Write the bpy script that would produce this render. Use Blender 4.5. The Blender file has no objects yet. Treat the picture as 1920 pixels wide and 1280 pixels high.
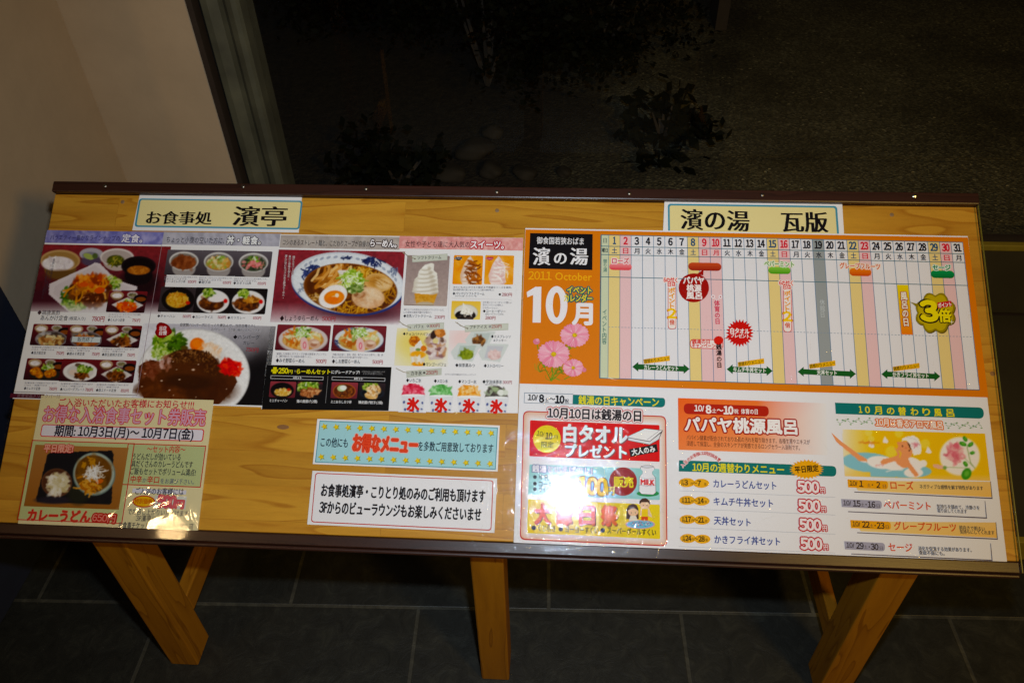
import bpy, bmesh, math, random
import numpy as np
from mathutils import Matrix, Vector
random.seed(7)
S = bpy.context.scene
COL = S.collection

# ---------------------------------------------------------------- camera
# rows: world X, Y, Z expressed in camera axes (x right, y down, z forward); floor is z = 0
M = np.array([[0.9981422865, 0.0240469357, -0.0559796461],
              [0.0576905214, -0.6684743935, 0.7414942946],
              [-0.0195902943, -0.7433463057, -0.6686198398]])
F, CAMH, TILT, DIST = 1474.1, 1.57, math.radians(33.32), 1.29
CAM = np.array([0, 0, CAMH])
cd = bpy.data.cameras.new("camera"); cam = bpy.data.objects.new("camera", cd); COL.objects.link(cam)
cd.sensor_width = 36; cd.lens = F * 36 / 1920; cd.clip_start = .02; cd.clip_end = 200
R = Matrix((M[:, 0], -M[:, 1], -M[:, 2])).transposed().to_4x4()
cam.matrix_world = Matrix.Translation(CAM) @ R
S.camera = cam

# ---------------------------------------------------------------- light (night: flash at the camera, dim warm lobby lamps)
S.view_settings.view_transform = 'Standard'; S.view_settings.look = 'None'
S.view_settings.exposure = 0; S.view_settings.gamma = 1
S.cycles.use_denoising = True
S.cycles.max_bounces = 6; S.cycles.transparent_max_bounces = 16
S.cycles.caustics_reflective = False; S.cycles.caustics_refractive = False
W = bpy.data.worlds.new("World"); S.world = W; W.use_nodes = True
bg = W.node_tree.nodes['Background']
bg.inputs[0].default_value = (.9, .72, .5, 1); bg.inputs[1].default_value = .012

def lamp(name, kind, loc, energy, color, size, target=None):
    d = bpy.data.lights.new(name, kind); d.energy = energy; d.color = color
    if kind == 'AREA': d.shape = 'DISK'; d.size = size
    else: d.shadow_soft_size = size
    o = bpy.data.objects.new(name, d); COL.objects.link(o); o.location = loc
    if target is not None:
        o.rotation_euler = (Vector(target) - Vector(loc)).to_track_quat('-Z', 'Y').to_euler()
    return o
FL = CAM + M[:, 0] * .04 - M[:, 1] * .172
fl = lamp("camera_flash", 'SPOT', FL, 53, (.835, .975, 1.12), .02, (-.1, 1.12, .8))
fl.data.spot_size = math.radians(106); fl.data.spot_blend = 1
lamp("ceiling_lamp", 'AREA', (-1.76, -.60, 2.5), 3.6, (1, .66, .3), .12, (-.6, .8, .4))
lamp("ceiling_lamp", 'AREA', (1.58, -.89, 2.4), 28, (1, .62, .14), .4, (.75, .9, .6))

# ---------------------------------------------------------------- photo pixel -> world helpers
def dirw(p): return M @ np.array([(p[0] - 960) / F, (p[1] - 640) / F, 1])
def on_z(p, z): q = dirw(p); return CAM + q * (z - CAMH) / q[2]
def on_y(p, y): q = dirw(p); return CAM + q * y / q[1]
U = np.array([1., 0, 0]); V = np.array([0, math.cos(TILT), math.sin(TILT)]); N = np.array([0, -math.sin(TILT), math.cos(TILT)])
BO = CAM - DIST * N                                   # origin of the board plane
def at(x, y):                                         # photo pixel -> (a, b) on the board plane
    q = dirw((x, y)); X = q * (-DIST / (q @ N)); return np.array([X @ U, X @ V])
def back(a, b):                                       # board (a, b) arrays -> photo pixel
    X = np.stack([a, b * V[1] - DIST * N[1], b * V[2] - DIST * N[2]], -1)
    c = X @ M
    return c[..., 0] / c[..., 2] * F + 960, c[..., 1] / c[..., 2] * F + 640

# ---------------------------------------------------------------- materials
def mat(name):
    m = bpy.data.materials.new(name); m.use_nodes = True
    nt = m.node_tree; return m, nt, nt.nodes['Principled BSDF']
def nd(nt, t, **k):
    n = nt.nodes.new(t)
    for a, b in k.items():
        if a in n.inputs: n.inputs[a].default_value = b
        else: setattr(n, a, b)
    return n
def ramp(nt, fac, stops):
    r = nd(nt, 'ShaderNodeValToRGB'); e = r.color_ramp.elements
    while len(e) < len(stops): e.new(.5)
    for el, (p, c) in zip(e, stops): el.position = p; el.color = (*c, 1)
    nt.links.new(fac, r.inputs[0]); return r.outputs[0]
def coords(nt, scale=(1, 1, 1), rot=(0, 0, 0), loc=(0, 0, 0)):
    tc = nd(nt, 'ShaderNodeTexCoord'); mp = nd(nt, 'ShaderNodeMapping')
    mp.inputs['Scale'].default_value = scale; mp.inputs['Rotation'].default_value = rot; mp.inputs['Location'].default_value = loc
    nt.links.new(tc.outputs['Object'], mp.inputs[0]); return mp.outputs[0]
def noise(nt, vec, scale, detail=4, rough=.55, dist=0):
    n = nd(nt, 'ShaderNodeTexNoise'); n.inputs['Scale'].default_value = scale; n.inputs['Detail'].default_value = detail
    n.inputs['Roughness'].default_value = rough; n.inputs['Distortion'].default_value = dist
    nt.links.new(vec, n.inputs['Vector']); return n.outputs[0]
def mixc(nt, fac, a, b, mode='MIX'):
    n = nd(nt, 'ShaderNodeMix', data_type='RGBA', blend_type=mode)
    for s, v in ((0, fac), (6, a), (7, b)):
        if hasattr(v, 'node'): nt.links.new(v, n.inputs[s])
        else: n.inputs[s].default_value = v if s == 0 else (*v, 1)
    return n.outputs[2]
def bump(nt, b, h, strength, dist):
    n = nd(nt, 'ShaderNodeBump'); n.inputs['Strength'].default_value = strength; n.inputs['Distance'].default_value = dist
    nt.links.new(h, n.inputs['Height']); nt.links.new(n.outputs[0], b.inputs['Normal'])
MT = {}
def plain(key, col, rough=.5, metal=0, var=.12, scale=30, bmp=0):
    m, nt, b = mat(key); v = coords(nt)
    n = noise(nt, v, scale)
    c = ramp(nt, n, [(.3, tuple(x * (1 - var) for x in col)), (.7, tuple(min(1, x * (1 + var)) for x in col))])
    nt.links.new(c, b.inputs['Base Color']); b.inputs['Roughness'].default_value = rough; b.inputs['Metallic'].default_value = metal
    if bmp: bump(nt, b, noise(nt, v, scale * 6), bmp, .002)
    MT[key] = m; return m

def wood(key, light, dark, axis_scale, planks=False, rough=.4, rings=7.):
    m, nt, b = mat(key); L_ = nt.links.new
    v = coords(nt, axis_scale); c_br = None
    if planks:                                        # every stave of the glued board has its own grain
        br = nd(nt, 'ShaderNodeTexBrick', offset=.37)
        br.inputs['Color1'].default_value = (0, 0, 0, 1); br.inputs['Color2'].default_value = (1, 1, 1, 1); br.inputs['Mortar'].default_value = (.5, .5, .5, 1)
        br.inputs['Scale'].default_value = 1; br.inputs['Mortar Size'].default_value = .00045; br.inputs['Brick Width'].default_value = .53; br.inputs['Row Height'].default_value = .0565
        L_(coords(nt, (1, 1, 1), (0, 0, 0), (.21, .013, 0)), br.inputs['Vector'])
        cm = nd(nt, 'ShaderNodeCombineXYZ'); ml = nd(nt, 'ShaderNodeMath', operation='MULTIPLY'); ml.inputs[1].default_value = 37
        L_(br.outputs[0], ml.inputs[0]); L_(ml.outputs[0], cm.inputs[2]); va = nd(nt, 'ShaderNodeVectorMath', operation='ADD'); L_(v, va.inputs[0]); L_(cm.outputs[0], va.inputs[1]); v = va.outputs[0]
    n1 = noise(nt, v, 1., 2.2, .45, .25)              # growth rings: contour lines of a stretched field
    mu = nd(nt, 'ShaderNodeMath', operation='MULTIPLY'); mu.inputs[1].default_value = rings; L_(n1, mu.inputs[0])
    fr = nd(nt, 'ShaderNodeMath', operation='FRACT'); L_(mu.outputs[0], fr.inputs[0])
    mid = tuple(x * .8 + y * .2 for x, y in zip(light, dark))
    c = ramp(nt, fr.outputs[0], [(0, light), (.5, mid), (.86, tuple((x + y) / 2 for x, y in zip(light, dark))), (.955, dark), (1, light)])
    fine = noise(nt, coords(nt, tuple(s * 9 for s in axis_scale)), 2.2, 5, .65)
    c = mixc(nt, .3, c, ramp(nt, fine, [(.3, tuple(x * .66 for x in light)), (.6, light)]), 'MIX')
    if planks:
        c = mixc(nt, 1, c, ramp(nt, br.outputs[0], [(0, (1.06, 1.06, 1.05)), (.49, (.97, .97, .96)), (.5, (.8, .76, .68)), (.51, (.95, .94, .93)), (1, (.88, .85, .8))]), 'MULTIPLY')
        big = noise(nt, coords(nt, (2.2, 5, 1)), 1.5, 2); c = mixc(nt, .5, c, ramp(nt, big, [(.35, (.84, .8, .74)), (.65, (1.06, 1.06, 1.04))]), 'MULTIPLY')
    L_(c, b.inputs['Base Color']); b.inputs['Roughness'].default_value = rough; b.inputs['Specular IOR Level'].default_value = .36 if key == 'dark_rail' else .15
    bump(nt, b, fine, .12, .0008)
    MT[key] = m
wood('pine', (.53, .262, .024), (.32, .112, .006), (1.5, 13, 9), True, .38, 8)
wood('leg_wood', (.34, .136, .006), (.16, .052, .002), (22, 22, 2.), False, .45, 7)
wood('leg_wood_flat', (.33, .13, .007), (.16, .052, .002), (22, 2., 22), False, .45, 7)
wood('dark_rail', (.035, .012, .007), (.016, .006, .004), (2, 30, 30), False, .34)
plain('screw_steel', (.25, .22, .18), .38, 1, .1)
plain('polished_steel', (.8, .75, .6), .2, 1, .05)
plain('plug', (.22, .13, .06), .5)
plain('navy', (.008, .011, .026), .7)
plain('beige_plaster', (.43, .32, .205), .85, 0, .05, 9, .25)
plain('skirt', (.16, .1, .045), .5)
plain('jamb_metal', (.066, .064, .038), .7, 0, .35, 9)
plain('jamb_dark', (.03, .02, .014), .5)
plain('sill_wood', (.24, .18, .012), .6)
plain('ledge_top', (.04, .033, .016), .5, 0, .15, 6)
plain('stone', (.024, .019, .011), .85, 0, .3, 14, .6)
plain('slat_wood', (.1, .08, .04), .8)
plain('bark', (.06, .045, .03), .9)
def leafmat():
    m, nt, b = mat('leaf'); oi = nd(nt, 'ShaderNodeObjectInfo')
    n = noise(nt, coords(nt), 9)
    nt.links.new(ramp(nt, n, [(.3, (.0015, .0025, .0008)), (.7, (.006, .008, .002))]), b.inputs['Base Color']); b.inputs['Roughness'].default_value = .7; b.inputs['Specular IOR Level'].default_value = .12
    MT['leaf'] = m
leafmat()
def gravelmat():
    m, nt, b = mat('gravel'); v = coords(nt)
    vo = nd(nt, 'ShaderNodeTexVoronoi'); vo.inputs['Scale'].default_value = 95; nt.links.new(v, vo.inputs['Vector'])
    c = ramp(nt, vo.outputs['Color'], [(.0, (.035, .033, .02)), (.55, (.13, .122, .07)), (.9, (.25, .235, .135)), (1, (.8, .72, .42))])
    big = noise(nt, v, 1.7, 5, .6)
    c = mixc(nt, 1, c, ramp(nt, big, [(.34, (.35, .33, .28)), (.62, (1, 1, 1))]), 'MULTIPLY')
    # bare dark soil on the left, gravel on the right, blended along a noisy edge
    sx = nd(nt, 'ShaderNodeSeparateXYZ'); nt.links.new(v, sx.inputs[0])
    ad = nd(nt, 'ShaderNodeMath', operation='MULTIPLY_ADD'); nt.links.new(big, ad.inputs[0]); ad.inputs[1].default_value = 1.3; nt.links.new(sx.outputs[0], ad.inputs[2])
    mr = nd(nt, 'ShaderNodeMapRange'); nt.links.new(ad.outputs[0], mr.inputs[0]); mr.inputs[1].default_value = .55; mr.inputs[2].default_value = 1.1
    soil = ramp(nt, noise(nt, v, 40, 6, .7), [(.35, (.008, .0065, .0045)), (.62, (.035, .029, .019)), (.8, (.075, .06, .038))])
    nt.links.new(mixc(nt, mr.outputs[0], soil, c), b.inputs['Base Color']); b.inputs['Roughness'].default_value = .95
    bump(nt, b, vo.outputs['Distance'], .8, .01)
    MT['gravel'] = m
gravelmat()
def floormat():
    m, nt, b = mat('slate_floor')
    v = coords(nt, (1, 1, 1), (0, 0, -math.radians(1.54)))
    br = nd(nt, 'ShaderNodeTexBrick', offset=.5)
    br.inputs['Scale'].default_value = 1; br.inputs['Brick Width'].default_value = .5655; br.inputs['Row Height'].default_value = .3
    br.inputs['Mortar Size'].default_value = .0045; br.inputs['Mortar Smooth'].default_value = .3
    br.inputs['Color1'].default_value = (.013, .0135, .0105, 1); br.inputs['Color2'].default_value = (.021, .0208, .016, 1); br.inputs['Mortar'].default_value = (.05, .048, .036, 1)
    mp = nd(nt, 'ShaderNodeMapping'); mp.inputs['Location'].default_value = (-.022, .023, 0); nt.links.new(v, mp.inputs[0])
    nt.links.new(mp.outputs[0], br.inputs['Vector'])
    n = noise(nt, v, 22, 10, .74, .8)
    c = mixc(nt, .8, br.outputs[0], ramp(nt, n, [(.3, (.35, .35, .32)), (.52, (.95, .95, .95)), (.75, (2.3, 2.3, 2.15))]), 'MULTIPLY')
    nt.links.new(c, b.inputs['Base Color']); b.inputs['Roughness'].default_value = .48
    h = mixc(nt, .5, n, br.outputs['Fac'], 'SUBTRACT')
    bump(nt, b, h, .45, .004); MT['slate_floor'] = m
floormat()
def printmat():
    m, nt, b = mat('print'); a = nd(nt, 'ShaderNodeAttribute', attribute_name='Col')
    nt.links.new(a.outputs['Color'], b.inputs['Base Color']); b.inputs['Roughness'].default_value = .5
    b.inputs['Specular IOR Level'].default_value = .07
    MT['print'] = m
printmat()
def clear(key, fac_max, rough, bmp=None, tint=(1, 1, 1), ior=1.49):
    m, nt, b = mat(key); nt.nodes.remove(b); out = nt.nodes['Material Output']
    tr = nd(nt, 'ShaderNodeBsdfTransparent'); tr.inputs[0].default_value = (*tint, 1)
    gl = nd(nt, 'ShaderNodeBsdfGlossy'); gl.inputs['Roughness'].default_value = rough
    fr = nd(nt, 'ShaderNodeFresnel'); ge = nd(nt, 'ShaderNodeNewGeometry'); mr = nd(nt, 'ShaderNodeMapRange')
    mr.inputs[3].default_value = ior; mr.inputs[4].default_value = 1 / ior      # same air-to-sheet reflectance from both sides of the thin sheet
    nt.links.new(ge.outputs['Backfacing'], mr.inputs[0]); nt.links.new(mr.outputs[0], fr.inputs[0])
    mx = nd(nt, 'ShaderNodeMixShader'); nt.links.new(fr.outputs[0], mx.inputs[0]); nt.links.new(tr.outputs[0], mx.inputs[1]); nt.links.new(gl.outputs[0], mx.inputs[2])
    if bmp:
        n = noise(nt, coords(nt, bmp[0]), bmp[1], 2, .5, bmp[4] if len(bmp) > 4 else 0)
        bp = nd(nt, 'ShaderNodeBump'); bp.inputs['Strength'].default_value = bmp[2]; bp.inputs['Distance'].default_value = bmp[3]
        nt.links.new(n, bp.inputs['Height']); nt.links.new(bp.outputs[0], gl.inputs['Normal'])
    nt.links.new(mx.outputs[0], out.inputs[0]); MT[key] = m
clear('acrylic', .05, .048, ior=1.17)
clear('window_glass', .05, .01)
clear('laminate', .05, .06, ((1, 1, 1), 13, .95, .0024, 1.2))
def scratchmat():
    m, nt, b = mat('scratch'); nt.nodes.remove(b); out = nt.nodes['Material Output']
    tr = nd(nt, 'ShaderNodeBsdfTransparent'); gl = nd(nt, 'ShaderNodeBsdfGlossy'); gl.inputs['Roughness'].default_value = .075
    gl.inputs[0].default_value = (.9, .92, 1, 1)
    mx = nd(nt, 'ShaderNodeMixShader'); mx.inputs[0].default_value = .12
    nt.links.new(tr.outputs[0], mx.inputs[1]); nt.links.new(gl.outputs[0], mx.inputs[2]); nt.links.new(mx.outputs[0], out.inputs[0]); MT['scratch'] = m
scratchmat()

# ---------------------------------------------------------------- mesh helpers
class MB:
    def __init__(s): s.v = []; s.f = []; s.sm = False
    def quad(s, a, b, c, d):
        i = len(s.v); s.v += [tuple(a), tuple(b), tuple(c), tuple(d)]; s.f.append((i, i + 1, i + 2, i + 3))
    def hexa(s, p):                                   # 8 corners: bottom ring then top ring
        i = len(s.v); s.v += [tuple(q) for q in p]
        s.f += [tuple(i + k for k in q) for q in ((3, 2, 1, 0), (4, 5, 6, 7), (0, 1, 5, 4), (1, 2, 6, 5), (2, 3, 7, 6), (3, 0, 4, 7))]
    def box(s, x0, y0, z0, x1, y1, z1):
        s.hexa([(x0, y0, z0), (x1, y0, z0), (x1, y1, z0), (x0, y1, z0), (x0, y0, z1), (x1, y0, z1), (x1, y1, z1), (x0, y1, z1)])
    def build(s, name, m, parent=None, bevel=0, smooth=False):
        me = bpy.data.meshes.new(name); me.from_pydata(s.v, [], s.f); me.update()
        if bevel:
            bm = bmesh.new(); bm.from_mesh(me)
            bmesh.ops.bevel(bm, geom=bm.edges[:], offset=bevel, segments=2, affect='EDGES', profile=.5); bm.to_mesh(me); bm.free()
        if smooth: me.polygons.foreach_set('use_smooth', [True] * len(me.polygons))
        me.materials.append(MT[m] if isinstance(m, str) else m)
        o = bpy.data.objects.new(name, me); COL.objects.link(o)
        if parent: o.parent = parent
        return o
def tag(o, label=None, cat=None, group=None, kind=None):
    for k, v in (('label', label), ('category', cat), ('group', group), ('kind', kind)):
        if v: o[k] = v
    return o
def empty(name, mw, label, cat, group=None):
    o = bpy.data.objects.new(name, None); o.empty_display_size = .05; COL.objects.link(o); o.matrix_world = mw
    return tag(o, label, cat, group)
def board_matrix(a=0, b=0, n=0):
    p = BO + a * U + b * V + n * N
    m = Matrix((U, V, N)).transposed().to_4x4(); m.translation = p; return m

# ---------------------------------------------------------------- the setting
mb = MB(); mb.quad((-4, -2.5, 0), (5, -2.5, 0), (5, 1.86, 0), (-4, 1.86, 0)); tag(mb.build('floor', 'slate_floor'), kind='structure')
mb = MB(); mb.quad((-40, 1.92, -.012), (40, 1.92, -.012), (40, 60, -.012), (-40, 60, -.012)); tag(mb.build('ground', 'gravel'), kind='structure')

WY = 1.85                                             # the window wall stands here
# plastered wall: end face beside the window, then a corner, then the side face coming forward
mb = MB(); ye = 1.262; xs = -1.197
pts = [(xs, ye), (xs, WY), (-.884, WY), (-.884, WY + .16), (-2.4, WY + .16), (-2.4, ye)]
i = len(pts); mb.v = [(x, y, 0) for x, y in pts] + [(x, y, 2.6) for x, y in pts]
mb.f = [(k, (k + 1) % i, (k + 1) % i + i, k + i) for k in range(i)] + [tuple(range(i, 2 * i)), tuple(reversed(range(i)))]
tag(mb.build('plaster_wall', 'beige_plaster'), 'beige plastered wall with a corner, beside the dark window', 'wall')
mb = MB(); mb.box(-1.3, -1.2, 0, -1.184, ye - .003, .95)
tag(mb.build('partition_panel', 'navy', bevel=.004), 'low dark navy panel standing at the left of the board', 'panel')

wr = empty('window', Matrix.Translation((0, WY, 0)), 'large dark night window with a grey metal jamb at its left', 'window')
mb = MB(); mb.box(-.882, -.006, .01, -.868, .10, 2.6); mb.build('jamb_gap_strip', 'jamb_dark', wr)  # dark gap beside the jamb, its shade put into the strip's colour
mb = MB()
prof = [(-.866, .1), (-.866, .03), (-.858, .018), (-.842, .016), (-.832, .022), (-.82, .028), (-.806, .024), (-.795, .012), (-.78, .006), (-.768, .008), (-.762, .016), (-.762, .1)]
n_ = len(prof); mb.v = [(x, y, z) for z in (.01, 2.6) for x, y in prof]; mb.f = [(k, k + 1, k + 1 + n_, k + n_) for k in range(n_ - 1)] + [tuple(range(2 * n_ - 1, n_ - 1, -1))]
mb.build('jamb', 'jamb_metal', wr)
mb = MB(); mb.box(-.86, 0, .062, 4.6, .012, .30 - .02); mb.build('lower_panel', 'ledge_top', wr)
mb = MB(); mb.box(-.76, -.006, .2835, 4.6, .014, .303); mb.build('sill_rail', 'sill_wood', wr, bevel=.003)
mb = MB(); mb.box(-.762, .055, .30, 4.6, .061, 2.6); mb.build('glass_pane', 'window_glass', wr)
mb = MB(); mb.box(-.76, .02, -.012, 4.6, .068, .29); mb.build('plinth', 'jamb_dark', wr)

lg = empty('window_ledge', Matrix.Translation((0, 1.05, 0)), 'low dark brown ledge running along under the window', 'ledge')
mb = MB(); mb.box(-1.18, .018, 0, 4.6, .79, .06); mb.build('ledge_top', 'ledge_top', lg)
mb = MB(); mb.box(-1.18, 0, 0, 4.6, .0165, .066); mb.build('front_trim', 'sill_wood', lg, bevel=.002)

# garden stones seen through the glass
rs = random.Random(3)
def stone(x, y, r, sx, label):
    bm = bmesh.new(); bmesh.ops.create_icosphere(bm, subdivisions=3, radius=1)
    ph = [rs.uniform(0, 6) for _ in range(9)]
    for v in bm.verts:
        c = v.co; k = 1 + .16 * math.sin(2.3 * c.x + ph[0]) * math.cos(2.1 * c.y + ph[1]) + .1 * math.sin(4.1 * c.z + 3 * c.x + ph[2]) + .06 * math.sin(7 * c.y + ph[3])
        v.co = Vector((c.x * r * sx * k, c.y * r * k, c.z * r * .62 * k))
    me = bpy.data.meshes.new('garden_stone'); bm.to_mesh(me); bm.free()
    me.polygons.foreach_set('use_smooth', [True] * len(me.polygons)); me.materials.append(MT['stone'])
    o = bpy.data.objects.new('garden_stone', me); COL.objects.link(o); o.location = (x, y, -.012 + r * .35); o.rotation_euler.z = rs.uniform(-.6, .6)
    tag(o, label, 'stone', 'stones on the ground outside the window')
for px, py, r, sx, lab in ((838, 326, .055, 1.5, 'broad pale stone outside, leftmost of the stone row'), (922, 322, .05, .9, 'rounded stone outside, second in the stone row behind the board'),
                           (893, 285, .06, 1.3, 'large dim stone outside, just beyond the row'), (985, 325, .04, 1.25, 'small flat stone outside, in the middle of the row'),
                           (925, 250, .045, 1, 'lone stone outside, farthest from the window'), (1058, 322, .034, .8, 'small upright stone outside, rightmost of the stone row'),
                           (893, 300 - 25, .03, 1, 'small dark stone outside leaning on the large dim one'), (760, 345, .05, 1.2, 'half hidden stone outside at the board edge, left of the pale broad one')):
    q = on_z((px, py), 0); stone(q[0], q[1], r, sx, lab)

def shrub(name, x, y, rad, h, n, ls, label, seed):
    r = random.Random(seed); root = empty(name, Matrix.Translation((x, y, -.012)), label, 'shrub', 'plants outside the window')
    mb = MB(); tips = []
    for k in range(9):
        a = r.uniform(0, 6.28); tx, ty, tz = rad * .7 * math.cos(a) * r.random(), rad * .7 * math.sin(a) * r.random(), h * r.uniform(.6, 1)
        w = .009
        mb.hexa([(-w, -w, 0), (w, -w, 0), (w, w, 0), (-w, w, 0), (tx - .003, ty - .003, tz), (tx + .003, ty - .003, tz), (tx + .003, ty + .003, tz), (tx - .003, ty + .003, tz)])
        tips.append((tx, ty, tz))
    mb.build('stem', 'bark', root)
    mb = MB(); cl = [(r.gauss(0, rad * .5), r.gauss(0, rad * .5), h * r.uniform(.15, 1), r.uniform(.5, 1) * rad * .4) for _ in range(22)]
    for _ in range(n):
        cx, cy, cz, cr = r.choice(cl)
        p = Vector((cx + r.gauss(0, cr * .6), cy + r.gauss(0, cr * .6), max(.01, cz + r.gauss(0, cr * .5))))
        d = Vector((r.gauss(0, 1), r.gauss(0, 1), r.gauss(.2, .5))).normalized(); t = d.cross(Vector((r.gauss(0, 1), r.gauss(0, 1), r.gauss(0, 1)))).normalized()
        l = ls * r.uniform(.6, 1.3); w = l * .3
        mb.quad(p, p + d * l * .5 + t * w, p + d * l, p + d * l * .5 - t * w)
    mb.build('foliage', 'leaf', root)
shrub('shrub', -.35, 3.55, .55, .75, 5200, .036, 'dark leafy shrub outside, nearest the stones', 1)
shrub('shrub', .12, 3.75, .42, .6, 4200, .034, 'dark shrub outside, standing in front of the pale slats', 2)
shrub('shrub', -1.25, 4.3, .6, .9, 4400, .04, 'tall dark shrub outside, left, close to the metal jamb', 4)
shrub('low_plant', .42, 3.02, .16, .16, 300, .06, 'low spiky plant outside at the gravel edge', 5)
shrub('low_plant', -.62, 2.62, .22, .14, 420, .05, 'flat dark ground plant outside, left of the stones', 6)
sb = empty('slatted_bench', Matrix.Translation((.33, 4.35, -.012)), 'low bench outside with thin pale horizontal slats', 'bench')
for k in range(3):
    mb = MB(); mb.box(-.62, -.09 + k * .085, .25, .62, -.06 + k * .085, .268); mb.build('slat', 'slat_wood', sb)
for sx in (-.5, .5):
    mb = MB(); mb.box(sx - .03, -.1, 0, sx + .03, .14, .248); mb.build('trestle', 'bark', sb)

# ---------------------------------------------------------------- the display stand
A0, B0 = at(102, 343); A1, _ = at(1828, 366); _, B1 = at(960, 1046)
BL_, BR_ = at(-22, 1008), at(1917, 1083)
A0, A1 = (A0 + BL_[0]) / 2, (A1 + BR_[0]) / 2; B1 = (BL_[1] + BR_[1]) / 2
BW, BH = A1 - A0, B0 - B1                              # board width and height (about 1.64 by 0.63 m)
st = empty('display_stand', board_matrix(A0, B1), 'sloping pine reading stand with dark rails, carrying all the sheets', 'display stand')
RT, RB = .021, .0245                                   # rail heights along the slope
mb = MB(); mb.box(0, RB + .0006, -.027, BW, BH - RT - .0006, -.0016); mb.build('board', 'pine', st, bevel=.0015)
mb = MB(); mb.box(-.001, BH - RT, -.034, BW + .001, BH, .0088); tr_ = mb.build('top_rail', 'dark_rail', st, bevel=.002)
mb = MB(); mb.box(-.001, .0065, -.034, BW + .001, RB, .0018); br_ = mb.build('bottom_rail', 'dark_rail', st, bevel=.002)
mb = MB(); mb.box(-.001, -.001, -.032, BW + .001, .0059, -.004); mb.build('edge_strip', 'dark_rail', br_, bevel=.0025)
ac = MB(); ac.box(.002, .008, .0040, BW - .002, BH - RT + .003, .0064); aco = ac.build('acrylic_cover', 'acrylic', st, bevel=.0006)
mb = MB(); mb.box(BW - .0017, .008, .0038, BW - .0004, BH - RT - .001, .0066); mb.build('cover_edge', plain('acrylic_edge', (.14, .125, .015), .3), aco)  # the sheet's edge glow is put into this strip's yellow colour
# dome-headed screws in the top rail, two wood plugs near the top of the board
def dome(a, b, r, h, n0, name, m, parent):
    bm = bmesh.new(); rings = []
    for k, (rr, hh) in enumerate(((1, 0), (1, .25), (.85, .6), (.55, .88), (.22, .98))):
        rings.append([bm.verts.new((a + r * rr * math.cos(t * math.pi / 8), b + r * rr * math.sin(t * math.pi / 8), n0 + h * hh)) for t in range(16)])
    for p, q in zip(rings, rings[1:]):
        for t in range(16): bm.faces.new((p[t], p[(t + 1) % 16], q[(t + 1) % 16], q[t]))
    bm.faces.new(rings[-1])
    me = bpy.data.meshes.new(name); bm.to_mesh(me); bm.free(); me.polygons.foreach_set('use_smooth', [True] * len(me.polygons)); me.materials.append(MT[m])
    o = bpy.data.objects.new(name, me); COL.objects.link(o); o.parent = parent; return o
for p in ((202, 353), (459, 354), (688, 358), (932, 364), (1179, 367), (1427, 370), (1711, 373)):
    q = at(*p); s_ = dome(q[0] - A0, q[1] - B1, .0036, .0022, .0087, 'screw', 'polished_steel' if p[0] == 1711 else 'screw_steel', tr_)
    if p[0] == 1711:                                  # tilted and polished on purpose to send the lamp's glint to the camera
        w_ = BO + q[0] * U + q[1] * V + .0095 * N; h_ = (CAM - w_) / np.linalg.norm(CAM - w_); l_ = np.array([1.58, -.89, 2.4]) - w_; h_ = h_ + l_ / np.linalg.norm(l_); h_ /= np.linalg.norm(h_)
        n_ = Vector((h_ @ U, h_ @ V, h_ @ N))
        piv = Vector((q[0] - A0, q[1] - B1, .0088)); s_.matrix_local = Matrix.Translation(piv) @ Vector((0, 0, 1)).rotation_difference(n_).to_matrix().to_4x4() @ Matrix.Diagonal((1.25, 1.25, .9, 1)) @ Matrix.Translation(-piv)
for p in ((229, 378), (932, 394), (1673, 402)):
    q = at(*p); dome(q[0] - A0, q[1] - B1, .0036, .0004, -.0016, 'plug', 'plug', st)
# knots in the pine
plain('knot', (.22, .095, .025), .45, 0, .3, 60)
for (p, w, h) in (((530, 800), 13, 5), ((1770, 443), 22, 4), ((1862, 700), 5, 5), ((1010, 470), 3, 2)):
    q = at(*p); dome(q[0] - A0, q[1] - B1, 1, .0002, 0, 'knot', 'knot', st).matrix_local = Matrix.Translation((q[0] - A0, q[1] - B1, -.0017)) @ Matrix.Diagonal((w * .0009, h * .0009, 1, 1)) @ Matrix.Translation((A0 - q[0], B1 - q[1], 0))
# scratches on the acrylic: thousands of shallow grooves in every direction
sc = MB(); rs = random.Random(11); nr = []
cx, cy = at(1075, 930); cx -= A0; cy -= B1
for k in range(8200):
    if k < 7800:
        d = abs(rs.gauss(0, .078)) + .004; a = rs.uniform(0, 6.283); x, y = cx + d * math.cos(a), cy + d * math.sin(a)
    else: x, y = rs.uniform(.3 * BW, BW), rs.uniform(0, BH * .8)
    l = rs.choice((.004, .008, .016, .03)) * rs.uniform(.6, 1.5); t = rs.uniform(0, math.pi); cv = rs.gauss(0, 1.5)
    w = rs.choice((.00006, .0001, .00018)) * rs.uniform(.7, 1.3); n = 4; i0 = len(sc.v)
    for j in range(n + 1):
        s = (j / n - .5) * l; tt = t + cv * s; c, d_ = math.cos(tt), math.sin(tt)
        px_, py_ = x + s * c, y + s * d_; ww = w * (1 - (2 * j / n - 1) ** 4 * .8)
        sc.v += [(px_ - d_ * ww, py_ + c * ww, .00655), (px_, py_, .00655 + ww * .35), (px_ + d_ * ww, py_ - c * ww, .00655)]
        if j: b_ = i0 + 3 * j; sc.f += [(b_ - 3, b_, b_ + 1, b_ - 2), (b_ - 2, b_ + 1, b_ + 2, b_ - 1)]
mx_ = .0085
keep = [f for f in sc.f if all(.004 < sc.v[i][0] < BW - .004 and mx_ < sc.v[i][1] < BH - RT - .003 for i in f)]
sc.f = keep
so = sc.build('scratches', 'scratch', aco, smooth=True); so['kind'] = 'stuff'

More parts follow.
